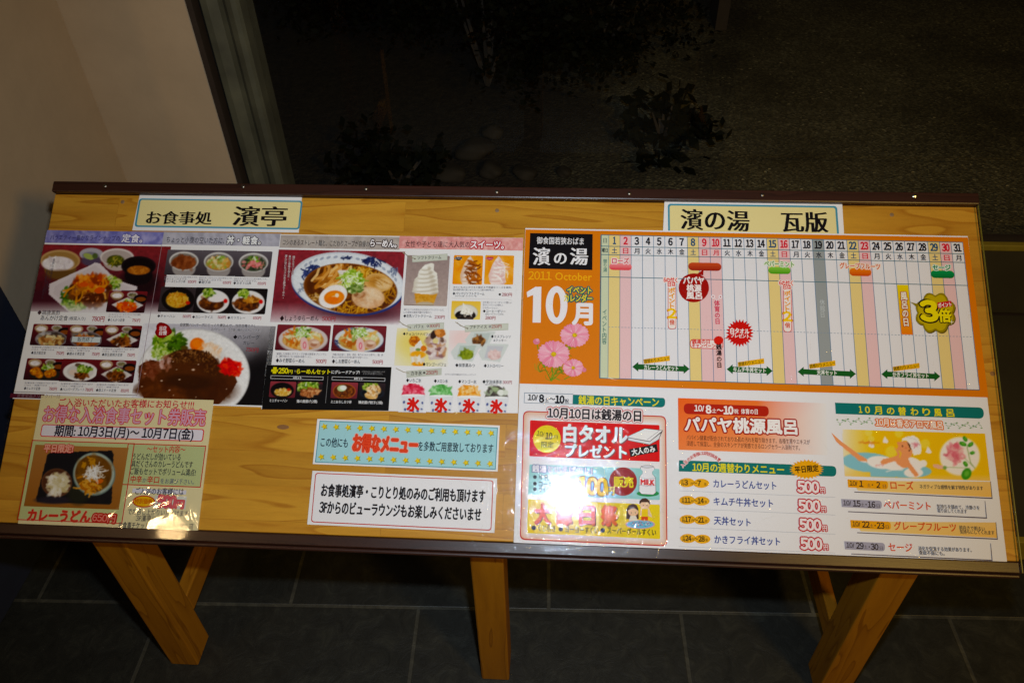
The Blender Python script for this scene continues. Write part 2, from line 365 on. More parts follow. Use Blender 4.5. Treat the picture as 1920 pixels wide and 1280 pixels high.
# legs, stretchers and rear legs stand on the floor
def wbox(name, x0, y0, z0, x1, y1, z1, m='leg_wood', zt=None):
    mb = MB(); c = [(x0, y0), (x1, y0), (x1, y1), (x0, y1)]
    zt = zt or (lambda y: z1)
    mb.hexa([(x, y, z0) for x, y in c] + [(x, y, zt(y)) for x, y in c])
    o = mb.build(name, m, None, bevel=.003); o.parent = st; o.matrix_parent_inverse = st.matrix_world.inverted(); return o
def under(y):                                         # height of the board's underside above depth y
    return BO[2] + (y - (BO[1] - .034 * N[1])) / V[1] * V[2] - .034 * N[2] - .003
for x0, x1 in ((-.779, -.721), (-.134, -.078), (.5275, .588)):
    wbox('leg', x0, .72, 0, x1, .785, .4, zt=under)
    wbox('rear_leg', x0, 1.13, 0, x1, 1.19, .4, zt=under)
    if x0 != -.134:
        wbox('stretcher', (x0 + x1) / 2 - (.0 if x0 < 0 else .023), .7855, .105, (x0 + x1) / 2 + (.027 if x0 < 0 else .0), 1.1295, .158, 'leg_wood_flat')
wbox('rear_rail', -.7205, 1.14, .52, .527, 1.18, .57, 'leg_wood_flat')

# ---------------------------------------------------------------- print kit: everything printed lies as flat ink on its sheet
CTX = dict(P=(0, 0, 1), A=(0, 320, 2.9096), B=(480, 340, 2.9096), C=(960, 340, 3.048), D=(1400, 340, 3.048), E=(0, 700, 2.9096), F=(480, 740, 2.9096), G=(960, 720, 3.048), H=(1400, 720, 3.048),
           K1=(60, 420, 5.82), K2=(20, 580, 5.82), K3=(250, 580, 5.82), K4=(500, 430, 5.567), K5=(740, 440, 5.82), K6=(480, 620, 6.857), K7=(970, 760, 4.572), K8=(1550, 750, 5.486))
cx_ = CTX['P']
def ctx(k):
    global cx_; cx_ = CTX[k]
def bp(x, y): return at(cx_[0] + x / cx_[2], cx_[1] + y / cx_[2])
def sc_at(x, y): return float(np.linalg.norm(bp(x + 1, y) - bp(x, y)))
def lin(c):
    if isinstance(c, str): c = [int(c[i:i + 2], 16) / 255 for i in (0, 2, 4)]
    c = np.asarray(c, float);     l = np.where(c <= .04045, c / 12.92, ((c + .055) / 1.055) ** 2.4); g = l @ np.array([.25, .6, .15]); g = np.asarray(g)[..., None]
    return np.clip(g + (l - g) * 1.14, 0, 1) ** 1.1 * .82
class Cur: pass
cur = Cur()
LV = .00012
def poster(name, label, cat, quad, base, group=None, paper='f4f2f2'):
    flush(); p = [at(*q) for q in quad]; a0 = min(q[0] for q in p); b0 = min(q[1] for q in p)
    cur.a0, cur.b0, cur.base = a0, b0, base
    cur.root = empty(name, board_matrix(a0, b0), label, cat, group)
    mb = MB(); q = [(x - a0, y - b0) for x, y in reversed(p)]
    mb.hexa([(*t, -.0013) for t in q] + [(*t, base) for t in q])
    o = mb.build('paper', 'print', cur.root); setcol(o, [lin(paper)] * (len(mb.f) * 4)); return cur.root
def setcol(o, cols):
    me = o.data; at_ = me.color_attributes.new('Col', 'FLOAT_COLOR', 'CORNER')
    arr = np.ones((len(me.loops), 4), np.float32); arr[:, :3] = np.asarray(cols, np.float32); at_.data.foreach_set('color', arr.ravel())
def part(name, label=None):
    flush(); cur.pn, cur.pl = name, label; cur.v, cur.f, cur.c = [], [], []; cur.nv = 0
def flush():
    if getattr(cur, 'pn', None) and cur.f:
        v = np.concatenate(cur.v); me = bpy.data.meshes.new(cur.pn); me.from_pydata(v.tolist(), [], cur.f)
        me.materials.append(MT['print']); o = bpy.data.objects.new(cur.pn, me); COL.objects.link(o); o.parent = cur.root
        setcol(o, np.concatenate(cur.c))
        if cur.pl: o['label'] = cur.pl
    cur.pn = None
def add(pts, faces, col, l, dz=0):
    """pts (n,2) in board space; col one colour, or one per point"""
    pts = np.asarray(pts, float); cur.k = (getattr(cur, 'k', 0) + 1) % 30; z = cur.base + LV * (l + .5) + dz * .5 + cur.k * 1.8e-6
    cur.v.append(np.column_stack([pts[:, 0] - cur.a0, pts[:, 1] - cur.b0, np.full(len(pts), z)]))
    k = cur.nv; cur.f += [tuple(i + k for i in f) for f in faces]; cur.nv += len(pts)
    idx = [i for f in faces for i in f]; col = np.asarray(col, float)
    cur.c.append(np.broadcast_to(col, (len(idx), 3)) if col.ndim == 1 else col[idx])
def Q(p, c, l=1):                                     # polygon through ctx points; c a colour, or one per point
    pts = [bp(*q) for q in p]; a = sum(x0 * y1 - x1 * y0 for (x0, y0), (x1, y1) in zip(pts, pts[1:] + pts[:1]))
    cols = [lin(k) for k in c] if isinstance(c, (list, tuple)) and not isinstance(c[0], float) else lin(c)
    if a < 0:
        pts = pts[::-1]; cols = cols[::-1] if isinstance(cols, list) else cols
    add(pts, [tuple(range(len(pts)))], cols, l)
def rr(a0, b0, a1, b1, r):
    o = []
    for cx, cy, s in ((a1 - r, b1 - r, 0), (a0 + r, b1 - r, 1), (a0 + r, b0 + r, 2), (a1 - r, b0 + r, 3)):
        o += [(cx + r * math.cos((s + k / 6) * math.pi / 2), cy + r * math.sin((s + k / 6) * math.pi / 2)) for k in range(7)] if r > 0 else [(cx, cy)]
    return o
def Rx(x0, y0, x1, y1, c, l=1, r=0):                  # rectangle by its top left and bottom right; c may be (top, bottom)
    p, q = bp(x0, y0), bp(x1, y1); k = sc_at((x0 + x1) / 2, (y0 + y1) / 2)
    pts = rr(min(p[0], q[0]), min(p[1], q[1]), max(p[0], q[0]), max(p[1], q[1]), r * k)
    if isinstance(c, tuple):
        t, bt = lin(c[0]), lin(c[1]); b0, b1 = min(p[1], q[1]), max(p[1], q[1])
        col = [bt + (t - bt) * ((y - b0) / (b1 - b0)) for x, y in pts]
    else: col = lin(c)
    add(pts, [tuple(range(len(pts)))], col, l)
def Fr(x0, y0, x1, y1, w, c, l=1, r=0):               # frame line
    p, q = bp(x0, y0), bp(x1, y1); k = sc_at((x0 + x1) / 2, (y0 + y1) / 2); w *= k; r *= k
    a0, b0, a1, b1 = min(p[0], q[0]), min(p[1], q[1]), max(p[0], q[0]), max(p[1], q[1])
    o = rr(a0, b0, a1, b1, r); i = rr(a0 + w, b0 + w, a1 - w, b1 - w, max(r - w, .00001) if r else 0); n = len(o)
    add(o + i, [(j, (j + 1) % n, (j + 1) % n + n, j + n) for j in range(n)], lin(c), l)
def El(cx, cy, rx, ry, c, l=1, n=28):
    Q([(cx + rx * math.cos(t * 6.2832 / n), cy + ry * math.sin(t * 6.2832 / n)) for t in range(n)], c, l)
def Bst(cx, cy, r0, r1, n, c, l=1, sy=1, jit=0):
    r_ = random.Random(n)
    Q([(cx + (r0 if t % 2 else r1 * (1 - jit * r_.random())) * math.cos(t * math.pi / n), cy + sy * (r0 if t % 2 else r1 * (1 - jit * r_.random())) * math.sin(t * math.pi / n)) for t in range(2 * n)], c, l)
def Ln(p, w, c, l=2, dash=None):
    pts = [bp(*q) for q in p]; k = sc_at(*p[0]) * w / 2
    if dash:
        a, b = pts[0], pts[1]; L = np.linalg.norm(b - a); n = int(L / (dash * sc_at(*p[0]))); segs = [(a + (b - a) * i / n, a + (b - a) * (i + .5) / n) for i in range(n)]
    else: segs = list(zip(pts, pts[1:]))
    for a, b in segs:
        d = (b - a) / (np.linalg.norm(b - a) + 1e-12); t = np.array([-d[1], d[0]]) * k
        if not dash: a, b = a - d * k * .8, b + d * k * .8
        add([a - t, b - t, b + t, a + t], [(0, 1, 2, 3)], lin(c), l)
GL = {}
def raw(s, res):
    c = bpy.data.curves.new('t', 'FONT'); c.body = s; c.size = 1; c.resolution_u = res
    o = bpy.data.objects.new('t', c); me = o.to_mesh()
    v = np.empty(len(me.vertices) * 3); me.vertices.foreach_get('co', v); f = [tuple(p.vertices) for p in me.polygons]
    o.to_mesh_clear(); bpy.data.objects.remove(o); bpy.data.curves.remove(c)
    return v.reshape(-1, 3)[:, :2].copy(), f
def glyphs(s, off, res):
    key = (s, res)
    if key not in GL:
        runs = []
        for ch in s:
            if ch.isdigit() or not runs or runs[-1][-1].isdigit(): runs.append(ch)
            else: runs[-1] += ch
        if not any(r.isdigit() for r in runs): GL[key] = raw(s, res)
        else:                                         # numerals: the wide-set figures, spaced like proportional ones
            x = 0; V_, F_, n = [], [], 0
            for r in runs:
                if r.isdigit():
                    v, f = raw(chr(0xFF10 + int(r)), res); w = v[:, 0].max() - v[:, 0].min(); v[:, 0] += x + (.56 - w) / 2 - v[:, 0].min(); x += .56
                else:
                    v, f = raw(r, res); v = v.copy(); v[:, 0] += x
                    x += sum(1 if ord(c) > 255 else .45 for c in r)
                V_.append(v); F_ += [tuple(i + n for i in q) for q in f]; n += len(v)
            GL[key] = (np.concatenate(V_), F_)
    return GL[key]
def T(s, x0, y0, x1, y1, h, c, b=0, o=None, l=6, st='', sh=0):
    """one line of lettering: middle of its left end, middle of its right end, height of a full character, colour, boldness, outlines [(width, colour)]"""
    p, q = bp(x0, y0), bp(x1, y1); d = q - p; L = np.linalg.norm(d); d /= L; t = np.array([-d[1], d[0]])
    k = sc_at(x0, y0); v, f = glyphs(s, 0, 4 if h / cx_[2] > 22 else 2)
    num = all(ord(ch) < 128 for ch in s)
    H = h * k / (.70 if num else .90)
    xa, xb = v[:, 0].min(), v[:, 0].max(); sx = L / (xb - xa)
    X = (v[:, 0] - xa) * sx; Y = (v[:, 1] - (.345 if num else .36)) * H + X * 0
    if sh: X = X + Y * sh
    def put(dx, dy, col, l, i):
        P_ = p + np.outer(X + dx, d) + np.outer(Y + dy, t); add(P_, f, lin(col), l, i * 5e-6)
    def ring(r, col, l, n=8, i0=0):
        for i in range(n): put(r * math.cos(i * 6.2832 / n), r * math.sin(i * 6.2832 / n), col, l, i + i0)
    for j, (w, col) in enumerate(o or []):
        r = w * k + b * H; big = r > .06 * H
        if big: ring(r * .5, col, l - 2 + j, 8)
        ring(r, col, l - 2 + j, 12 if big else 8, 8)
    if st == 'm':
        for i in range(5): put((i / 4 - .5) * .062 * sx, (i % 2) * .006 * H, c, l, i)
    elif b: ring(b * H, c, l, 8)
    put(0, 0, c, l, 9)
def TV(s, x0, y0, x1, y1, w, c, b=0, o=None, l=6, h=None, st=''):  # vertical lettering, top to bottom
    n = len(s)
    for i, ch in enumerate(s):
        u = (i + .5) / n; x, y = x0 + (x1 - x0) * u, y0 + (y1 - y0) * u
        if ch == ' ': continue
        hh = h or abs(y1 - y0) / n
        if ch == 'ー': Ln([(x, y - hh * .38), (x, y + hh * .38)], max(1.5, w * (.12 + 2 * b)), c, l); continue
        v, f = glyphs(ch, 0, 2); a = (v[:, 0].max() - v[:, 0].min()) * w
        T(ch, x - a / 2, y, x + a / 2, y, hh, c, b, o, l, st)
# soft printed photographs: colour per point of a fine grid
class Pic:
    def __init__(s, x0, y0, x1, y1, res=.0011, seed=1):
        p, q = bp(x0, y0), bp(x1, y1); s.a0, s.b1, s.a1, s.b0 = p[0], p[1], q[0], q[1]
        s.nx, s.ny = max(6, int((s.a1 - s.a0) / res)), max(6, int((s.b1 - s.b0) / res))
        s.A, s.B = np.meshgrid(np.linspace(s.a0, s.a1, s.nx + 1), np.linspace(s.b1, s.b0, s.ny + 1))
        X, Y = back(s.A, s.B); s.X, s.Y = (X - cx_[0]) * cx_[2], (Y - cx_[1]) * cx_[2]
        s.I = np.ones(s.X.shape + (3,)); s.r = np.random.default_rng(seed); s.m = None; s.clip = 1.; s.px = abs(s.X[0, 1] - s.X[0, 0])
    def col(s, c): return np.array([int(c[i:i + 2], 16) / 255 for i in (0, 2, 4)]) if isinstance(c, str) else np.asarray(c, float)
    def put(s, a, c): s.I += (a * s.clip)[..., None] * (s.col(c) - s.I)
    def fill(s, c): s.I[:] = s.col(c); return s
    def grad(s, c0, c1, y0=None, y1=None, xx=False):
        T_ = s.X if xx else s.Y; y0 = T_.min() if y0 is None else y0; y1 = T_.max() if y1 is None else y1
        t = np.clip((T_ - y0) / (y1 - y0), 0, 1)[..., None]; s.I = s.col(c0) * (1 - t) + s.col(c1) * t; return s
    def fade(s, c, y0, y1, xx=False):
        T_ = s.X if xx else s.Y; s.put(np.clip((T_ - y0) / (y1 - y0), 0, 1), c); return s
    def e(s, cx, cy, rx, ry, c, soft=.12, rot=0, op=1):
        dx, dy = s.X - cx, s.Y - cy; cs, sn = math.cos(rot), math.sin(rot)
        d = np.sqrt(((dx * cs + dy * sn) / rx) ** 2 + ((-dx * sn + dy * cs) / ry) ** 2)
        s.put(np.clip((1 - d) / soft + .5, 0, 1) * op, c); return s
    def poly(s, pts, c, op=1):
        ins = np.zeros(s.X.shape, bool); n = len(pts)
        for i in range(n):
            (x0, y0), (x1, y1) = pts[i], pts[(i + 1) % n]
            if y0 == y1: continue
            k = ((y0 > s.Y) != (y1 > s.Y)) & (s.X < (x1 - x0) * (s.Y - y0) / (y1 - y0) + x0); ins ^= k
        s.put(ins.astype(float) * op, c); return s
    def ln(s, pts, w, c, op=1):
        for (x0, y0), (x1, y1) in zip(pts, pts[1:]):
            dx, dy = x1 - x0, y1 - y0; t = np.clip(((s.X - x0) * dx + (s.Y - y0) * dy) / (dx * dx + dy * dy + 1e-9), 0, 1)
            d = np.hypot(s.X - x0 - t * dx, s.Y - y0 - t * dy); s.put(np.clip((w / 2 - d) / s.px + .5, 0, 1) * op, c)
        return s
    def tex(s, cx, cy, rx, ry, pal, n, s0, s1, op=.8, long=1.):
        for _ in range(n):
            a = s.r.uniform(0, 6.283); d = math.sqrt(s.r.uniform(0, 1)); r = s.r.uniform(s0, s1)
            s.e(cx + rx * d * math.cos(a), cy + ry * d * math.sin(a), r * s.r.uniform(1, 1 + long), r * .7, pal[s.r.integers(len(pal))], .5, s.r.uniform(0, 3.1), op)
        return s
    def strands(s, cx, cy, rx, ry, pal, n, ln_, w, op=.9, rot=None):
        for _ in range(n):
            a = s.r.uniform(0, 6.283); d = math.sqrt(s.r.uniform(0, 1)); x, y = cx + rx * d * math.cos(a), cy + ry * d * math.sin(a)
            t = s.r.uniform(0, 3.14) if rot is None else rot + s.r.normal(0, .25); k = s.r.normal(0, .5); P = []
            for j in range(4): P.append((x, y)); x += ln_ / 3 * math.cos(t); y += ln_ / 3 * math.sin(t); t += k
            s.ln(P, w, pal[s.r.integers(len(pal))], op)
        return s
    def clipe(s, cx=None, cy=0, rx=1, ry=1, rot=0):
        if cx is None: s.clip = 1.; return s
        dx, dy = s.X - cx, s.Y - cy; cs, sn = math.cos(rot), math.sin(rot); s.clip = ((((dx * cs + dy * sn) / rx) ** 2 + ((-dx * sn + dy * cs) / ry) ** 2) < 1) * 1.; return s
    def noise(s, amp, cell=3):
        n = s.r.normal(0, amp, (s.ny // cell + 2, s.nx // cell + 2)); n = np.repeat(np.repeat(n, cell, 0), cell, 1)[:s.ny + 1, :s.nx + 1]
        for _ in range(2): n = (n + np.roll(n, 1, 0) + np.roll(n, 1, 1) + np.roll(n, -1, 0) + np.roll(n, -1, 1)) / 5
        s.I = s.I * (1 + n[..., None]); return s
    def mask(s, pts):
        k = s.I.copy(); s.I = np.zeros_like(s.I); s.poly(pts, (1., 1, 1)); m = s.I[..., 0] > .5; s.I = k; s.m = m if s.m is None else s.m | m; return s
    def emask(s, cx, cy, rx, ry):
        m = ((s.X - cx) / rx) ** 2 + ((s.Y - cy) / ry) ** 2 < 1; s.m = m if s.m is None else s.m | m; return s
    def out(s, l=2, blur=1, corner=0):
        I = s.I
        for _ in range(blur):
            P_ = np.pad(I, ((1, 1), (1, 1), (0, 0)), mode='edge'); I = (4 * I + P_[:-2, 1:-1] + P_[2:, 1:-1] + P_[1:-1, :-2] + P_[1:-1, 2:]) / 8
        I = np.clip(I, 0, 1); ok = np.ones((s.ny, s.nx), bool)
        if s.m is not None: ok = s.m[:-1, :-1] | s.m[1:, 1:]
        if corner:
            k = corner
            for yy in range(k):
                for xx in range(k):
                    if (k - xx - .5) ** 2 + (k - yy - .5) ** 2 > k * k:
                        for a in (xx, -1 - xx):
                            for b in (yy, -1 - yy): ok[b, a] = False
        w = s.nx + 1; js, is_ = np.nonzero(ok); i0 = js * w + is_
        f = np.column_stack([i0 + w, i0 + w + 1, i0 + 1, i0]).tolist()
        add(np.column_stack([s.A.ravel(), s.B.ravel()]), f, lin(I.reshape(-1, 3)), l)

# ---------------------------------------------------------------- title signs
INK = '1c181c'; GR = '55505a'; RED = 'b0383c'
poster('title_sign', 'cream title sign with a blue frame reading お食事処 濱亭', 'sign', ((262, 366), (566, 370), (560, 436), (248, 432)), .0002, 'title signs along the top of the board')
ctx('A'); part('printed_panel'); Rx(760, 152, 1634, 322, '5f9fb4', 1, 16); Rx(769, 160, 1626, 313, 'efe2ac', 2, 10)
part('lettering'); T('お食事処', 802, 258, 1156, 262, 72, INK, st='m', b=0); part('lettering'); T('濱亭', 1276, 250, 1562, 254, 110, INK, st='m')
poster('title_sign', 'cream title sign with a blue frame reading 濱の湯 瓦版, its lower edge under the calendar poster', 'sign', ((1246, 375), (1579, 381), (1583, 446), (1243, 440)), .0002, 'title signs along the top of the board')
ctx('P'); part('printed_panel'); Rx(1252, 382, 1574, 452, '5f9fb4', 1, 6); Rx(1255.5, 385.5, 1570.5, 458, 'efe2ac', 2, 4)
part('lettering'); T('濱の湯', 1277, 412, 1404, 416, 41, INK, st='m'); part('lettering'); T('瓦版', 1466, 417, 1551, 418, 40, INK, st='m')

# ---------------------------------------------------------------- food picture kit
RICE = ['f4eeee', 'e8e0e0', 'd8ced0', 'fffafa']; GRN = ['8fae3a', '5c8420', 'b4c85c', '3c5c18', 'd0dc8c']
BRN = ['6a3416', '8a4a1e', '4a2410', 'a4622c', '3a1a0c']; ORG = ['d86a1c', 'b8481a', 'e88a34', '8c3814', 'f0a850']; MAROON, MAR2 = '7c2428', '541820'
def bowl(p, cx, cy, rx, ry, rim, inner, body, hgt=.6, content=None, pal=None, n=40, off=.1):
    p.e(cx, cy + ry * hgt, rx * .8, ry * .95, body, .1); p.e(cx, cy, rx, ry, rim, .06); p.e(cx, cy + ry * .06, rx * .9, ry * .86, inner, .1)
    if content: p.e(cx, cy + ry * (off + .15), rx * .74, ry * .6, content, .2)
    if pal: p.tex(cx, cy + ry * off, rx * .66, ry * .5, pal, n, rx * .05, rx * .13)
def set_meal(x0, y0, x1, y1, pal, kind, seed, sq=True):
    p = Pic(x0, y0, x1, y1, .0010, seed).grad(MAROON, '30121a'); w, h = x1 - x0, y1 - y0; X = lambda u: x0 + u * w; Y = lambda v: y0 + v * h
    p.noise(.05)
    if kind != 'oval':
        bowl(p, X(.22), Y(.2), .19 * w, .17 * h, 'c8b090', 'b49a78', '7a5a40', .5, 'f6f0f0', RICE, 16, 0)
        bowl(p, X(.66), Y(.18), .15 * w, .13 * h, 'd8d0cc', 'b8aca4', '8a7c78', .5, '8c8060', ['6a6a38', 'a89c70', '4c4830'], 10, 0)
        bowl(p, X(.9), Y(.34), .2 * w, .17 * h, '1c1014', '140c0e', '180c10', .5, '8c4c24')
    if kind == 'square':
        p.poly([(X(.52), Y(.3)), (X(.98), Y(.66)), (X(.5), Y(1.02)), (X(.06), Y(.62))], 'ded8d4'); p.e(X(.52), Y(.68), .3 * w, .22 * h, 'ccc4bc', .3)
        p.tex(X(.56), Y(.5), .14 * w, .1 * h, GRN, 40, 3, 9); p.tex(X(.5), Y(.72), .26 * w, .18 * h, pal, 90, 4, 12)
    elif kind == 'round':
        p.e(X(.5), Y(.68), .46 * w, .36 * h, '90868a', .05); p.e(X(.5), Y(.68), .42 * w, .32 * h, '584c48', .1); p.tex(X(.42), Y(.55), .25 * w, .1 * h, ['c8c4c4', '8c8478', '48382c'], 20, 8, 20); p.tex(X(.5), Y(.72), .34 * w, .22 * h, pal, 70, 5, 14)
    elif kind == 'fry':
        p.e(X(.5), Y(.72), .44 * w, .26 * h, '2a2420', .1); p.tex(X(.6), Y(.42), .16 * w, .12 * h, GRN + ['e4e8d8'], 50, 3, 9)
        for u, v in ((.2, .6), (.34, .72), (.6, .7), (.27, .55), (.72, .64)): p.e(X(u), Y(v), .12 * w, .16 * h, 'c8741c', .3, u); p.tex(X(u), Y(v), .1 * w, .13 * h, ['e09430', 'b06014', '8a4810', 'f0b050'], 24, 2, 6)
    elif kind == 'oval':
        p.e(X(.5), Y(.55), .49 * w, .4 * h, 'efebe8', .04); p.e(X(.5), Y(.55), .38 * w, .3 * h, 'dcd6d2', .1)
        p.e(X(.3), Y(.58), .12 * w, .12 * h, 'e8d4c4', .3); p.e(X(.44), Y(.27), .09 * w, .08 * h, '6c5848', .2); p.tex(X(.62), Y(.46), .2 * w, .17 * h, GRN, 70, 4, 10); p.tex(X(.56), Y(.72), .22 * w, .1 * h, BRN, 60, 4, 11)
    p.out(2, 1, 3)
def caption(ctxk, name, xa, xb, y, price, xp, xq, h=17):
    T('◆' + name, xa, y, xb, y + 2, h, '3c343a'); T(price + '円', xp, y + 2, xq, y + 4, h + 2, RED, b=.012)
def fine(lines, x0, x1, y, dy, h, c='8a848c'):
    for i, s in enumerate(lines): T(s, x0 - i * 3, y + i * dy, x0 + (x1 - x0) * (1 if i < len(lines) - 1 else .7), y + i * dy + 3, h, c, l=6)

# ---------------------------------------------------------------- set meal poster
poster('menu_poster', 'menu poster of set meals, with a big hamburg curry', 'poster', ((89, 432), (527, 439.5), (492, 763), (24, 747)), .0003, 'menu posters')
part('header_band'); ctx('A')
p = Pic(258, 325, 884, 405, .0012, 3).fill('8e8cc0'); p.tex(570, 365, 330, 45, ['a4a2d0', '7674b0', 'b8b4dc', '6a68a8', '8484c4'], 260, 8, 24, .5); p.out(1)
p = Pic(893, 334, 1528, 414, .0012, 4).fill('b6b4be'); p.tex(1210, 375, 330, 45, ['c4c2cc', 'a6a4b0', 'cfccd6'], 160, 8, 22, .4); p.out(1)
T('バラエティー豊かなラインナップの', 276, 365, 655, 371, 30, '3a3460', l=5); T('定食。', 668, 370, 780, 374, 46, 'f6f2fc', .02, [(3, '54508c')])
T('ちょっと小腹の空いた方に、', 910, 377, 1226, 384, 36, '3a363e', l=5); T('丼・軽食。', 1240, 380, 1424, 384, 46, 'fafafa', .025, [(4, '5c5862')])

part('hero_photo', 'photo of sweet and sour chicken on a square white plate with rice and soup'); ctx('K1')
p = Pic(132, 222, 1405, 985, .0011, 5).grad('8c3034', '3c161e', 230, 860); p.noise(.06, 4)
p.e(60, 850, 420, 120, '4a1c26', .5)
bowl(p, 310, 400, 218, 118, 'c4a070', 'a88450', '7a5c34', .75); p.e(285, 435, 175, 80, 'efe6ea', .15); p.tex(285, 425, 150, 60, RICE, 60, 8, 22); p.e(330, 560, 180, 60, '6c4c28', .5, 0, .7)
p.e(650, 330, 130, 68, 'b8b4bc', .06); p.e(650, 400, 110, 60, '5a4a60', .3); p.e(640, 345, 90, 40, '8c8894', .2); p.e(620, 355, 60, 30, 'a8b468', .15, .4); p.e(690, 350, 30, 30, '58683a', .3)
bowl(p, 930, 365, 185, 98, 'e2d8d4', 'bcaea8', 'c0b0a8', .55); p.e(915, 400, 95, 60, '4c4c1c', .2); p.strands(920, 385, 70, 40, ['8c8430', '5c6424', '3c3c14', 'a89c48'], 26, 60, 12)
p.e(1170, 640, 210, 150, '1a0c10', .5, 0, .8); bowl(p, 1165, 460, 190, 108, '201418', '140a0c', '170c10', .95); p.e(1165, 505, 125, 50, 'a8642c', .15); p.tex(1165, 505, 100, 36, ['c07c38', '985424', 'd08c44'], 30, 6, 16, .6)
p.poly([(640, 450), (690, 420), (745, 432), (900, 590), (1010, 640), (1148, 682), (1150, 712), (1125, 728), (980, 722), (900, 1010), (445, 1000), (186, 765), (190, 655)], 'e0d6d8')
p.poly([(690, 450), (890, 610), (1090, 700), (980, 722), (840, 960), (470, 975), (240, 760), (250, 680)], 'd2c6c8', .6)
p.tex(470, 860, 130, 80, GRN, 110, 10, 30); p.tex(860, 640, 120, 60, GRN + ['c4c880'], 80, 10, 28); p.tex(380, 760, 60, 70, ['56802c', '3c5c1c'], 30, 8, 26); p.tex(860, 830, 60, 40, GRN, 30, 8, 20)
p.tex(650, 730, 230, 150, BRN + ['5a2410'], 150, 14, 44); p.tex(640, 640, 170, 80, ORG, 90, 12, 40); p.strands(600, 700, 160, 70, ['d8943c', 'e8b060', 'b8702c'], 16, 150, 20)
p.e(740, 725, 60, 34, 'd85c1c', .1, -.2); p.e(570, 660, 50, 26, 'd8601c', .2); p.e(640, 830, 90, 80, '5c2a14', .3); p.tex(650, 800, 90, 70, ['a05c34', '44200e', 'dca070'], 30, 5, 12)
p.fade('ece8ea', 840, 985); p.out(2)
part('meal_photo', 'small photo of cutlet set meal overlapping the large photo')
ctx('A'); set_meal(598, 655, 788, 776, ['e86a1c', 'd84c14', 'f08838', 'c04010'], 'square', 6)
for n_, (x0, y0, x1, y1, pal, kind, sd) in enumerate(((185, 835, 376, 957, ['c89058', 'd8c080', '8a5428', 'e8dcb0'], 'round', 7), (377, 839, 567, 962, ['8a3c18', 'b06030', 'd09050'], 'round', 8), (570, 841, 758, 968, BRN + ['b07038'], 'square', 9),
        (150, 1022, 341, 1146, ORG, 'fry', 10), (343, 1025, 535, 1154, BRN, 'oval', 11), (540, 1030, 727, 1158, BRN, 'square', 12))):
    part('meal_photo'); set_meal(x0, y0, x1, y1, pal, kind, sd)
    if n_ == 1: Rx(397, 905, 546, 938, 'd4dcdc', 4); T('販売終了', 425, 920, 512, 922, 26, '3c3c44', l=6)
part('lettering')
for i, s in enumerate(('黒酢の酸味がきいた', 'ジューシーな鶏肉と', '彩り野菜の甘酢あん')): TV(s, 298 - i * 18, 480 + i * 30, 268 - i * 18, 640 + i * 30, 13, '4c3a44', l=5)
T('◆鶏唐黒酢', 206, 774, 330, 776, 26, '4a3438'); T('あんかけ定食', 224, 803, 372, 806, 28, '2c2428'); T('(根菜入り)', 378, 806, 468, 808, 20, '3c3438'); T('780円', 503, 808, 571, 810, 30, RED, .015)
fine(['さくさくジューシーなとんかつと千切り野菜', 'たっぷりのソース。'], 596, 768, 784, 12, 9)
caption('A', 'とんかつ定食', 590, 682, 814, '750', 722, 766)
for (x, y, nm, pr, xe) in ((172, 993, '焼き鮭定食', '750', 252), (366, 998, '鯖みそ煮定食', '750', 464), (558, 1003, '豚生姜焼き定食', '750', 670), (133, 1187, 'ヒレカツ定食', '780', 222), (330, 1192, 'ハンバーグプレート', '780', 462), (525, 1197, '豚ステーキ定食', '850', 636)):
    caption('A', nm, x, xe, y, pr, x + 136, x + 178); fine(['旬の素材を使った料理長おすすめの一品です', 'ごはん・味噌汁付き'], x + 4, x + 178, y - 30, 12, 9)
Rx(74, 1204, 750, 1226, '401828', 2); T('定食全品ドリンクバー付', 96, 1226, 330, 1232, 20, '9a8088', l=6)
Rx(60, 1214, 240, 1243, '5c2030', 3)
Ln([(884, 408), (748, 1230)], 2.5, 'a08a90', 3)
for j, y in enumerate((431, 633)):
    for i in range(3):
        pass
ITEMS = ((917, 431, 1091, 572, 'bowl', ['8a4a28', 'a4603a', '6a3018'], 'ソースヒレカツ丼', '650'), (1106, 434, 1281, 577, 'bowl', ['c89048', 'e0b060', 'f0e4c0', '90b050'], '親子丼', '650'), (1296, 438, 1471, 582, 'bowl', ['384830', '6a8840', 'c86a68', 'e09a94', '2c2c24'], 'ネギトロ丼', '650'),
         (882, 633, 1062, 775, 'dark', ['d8a848', 'e8c068', 'b88430', 'c87830'], 'チャーハン', '500'), (1072, 636, 1253, 780, 'curry', BRN, 'カレーライス', '500'), (1264, 640, 1446, 784, 'curry', BRN + ['c88840'], 'カツカレー', '650'))
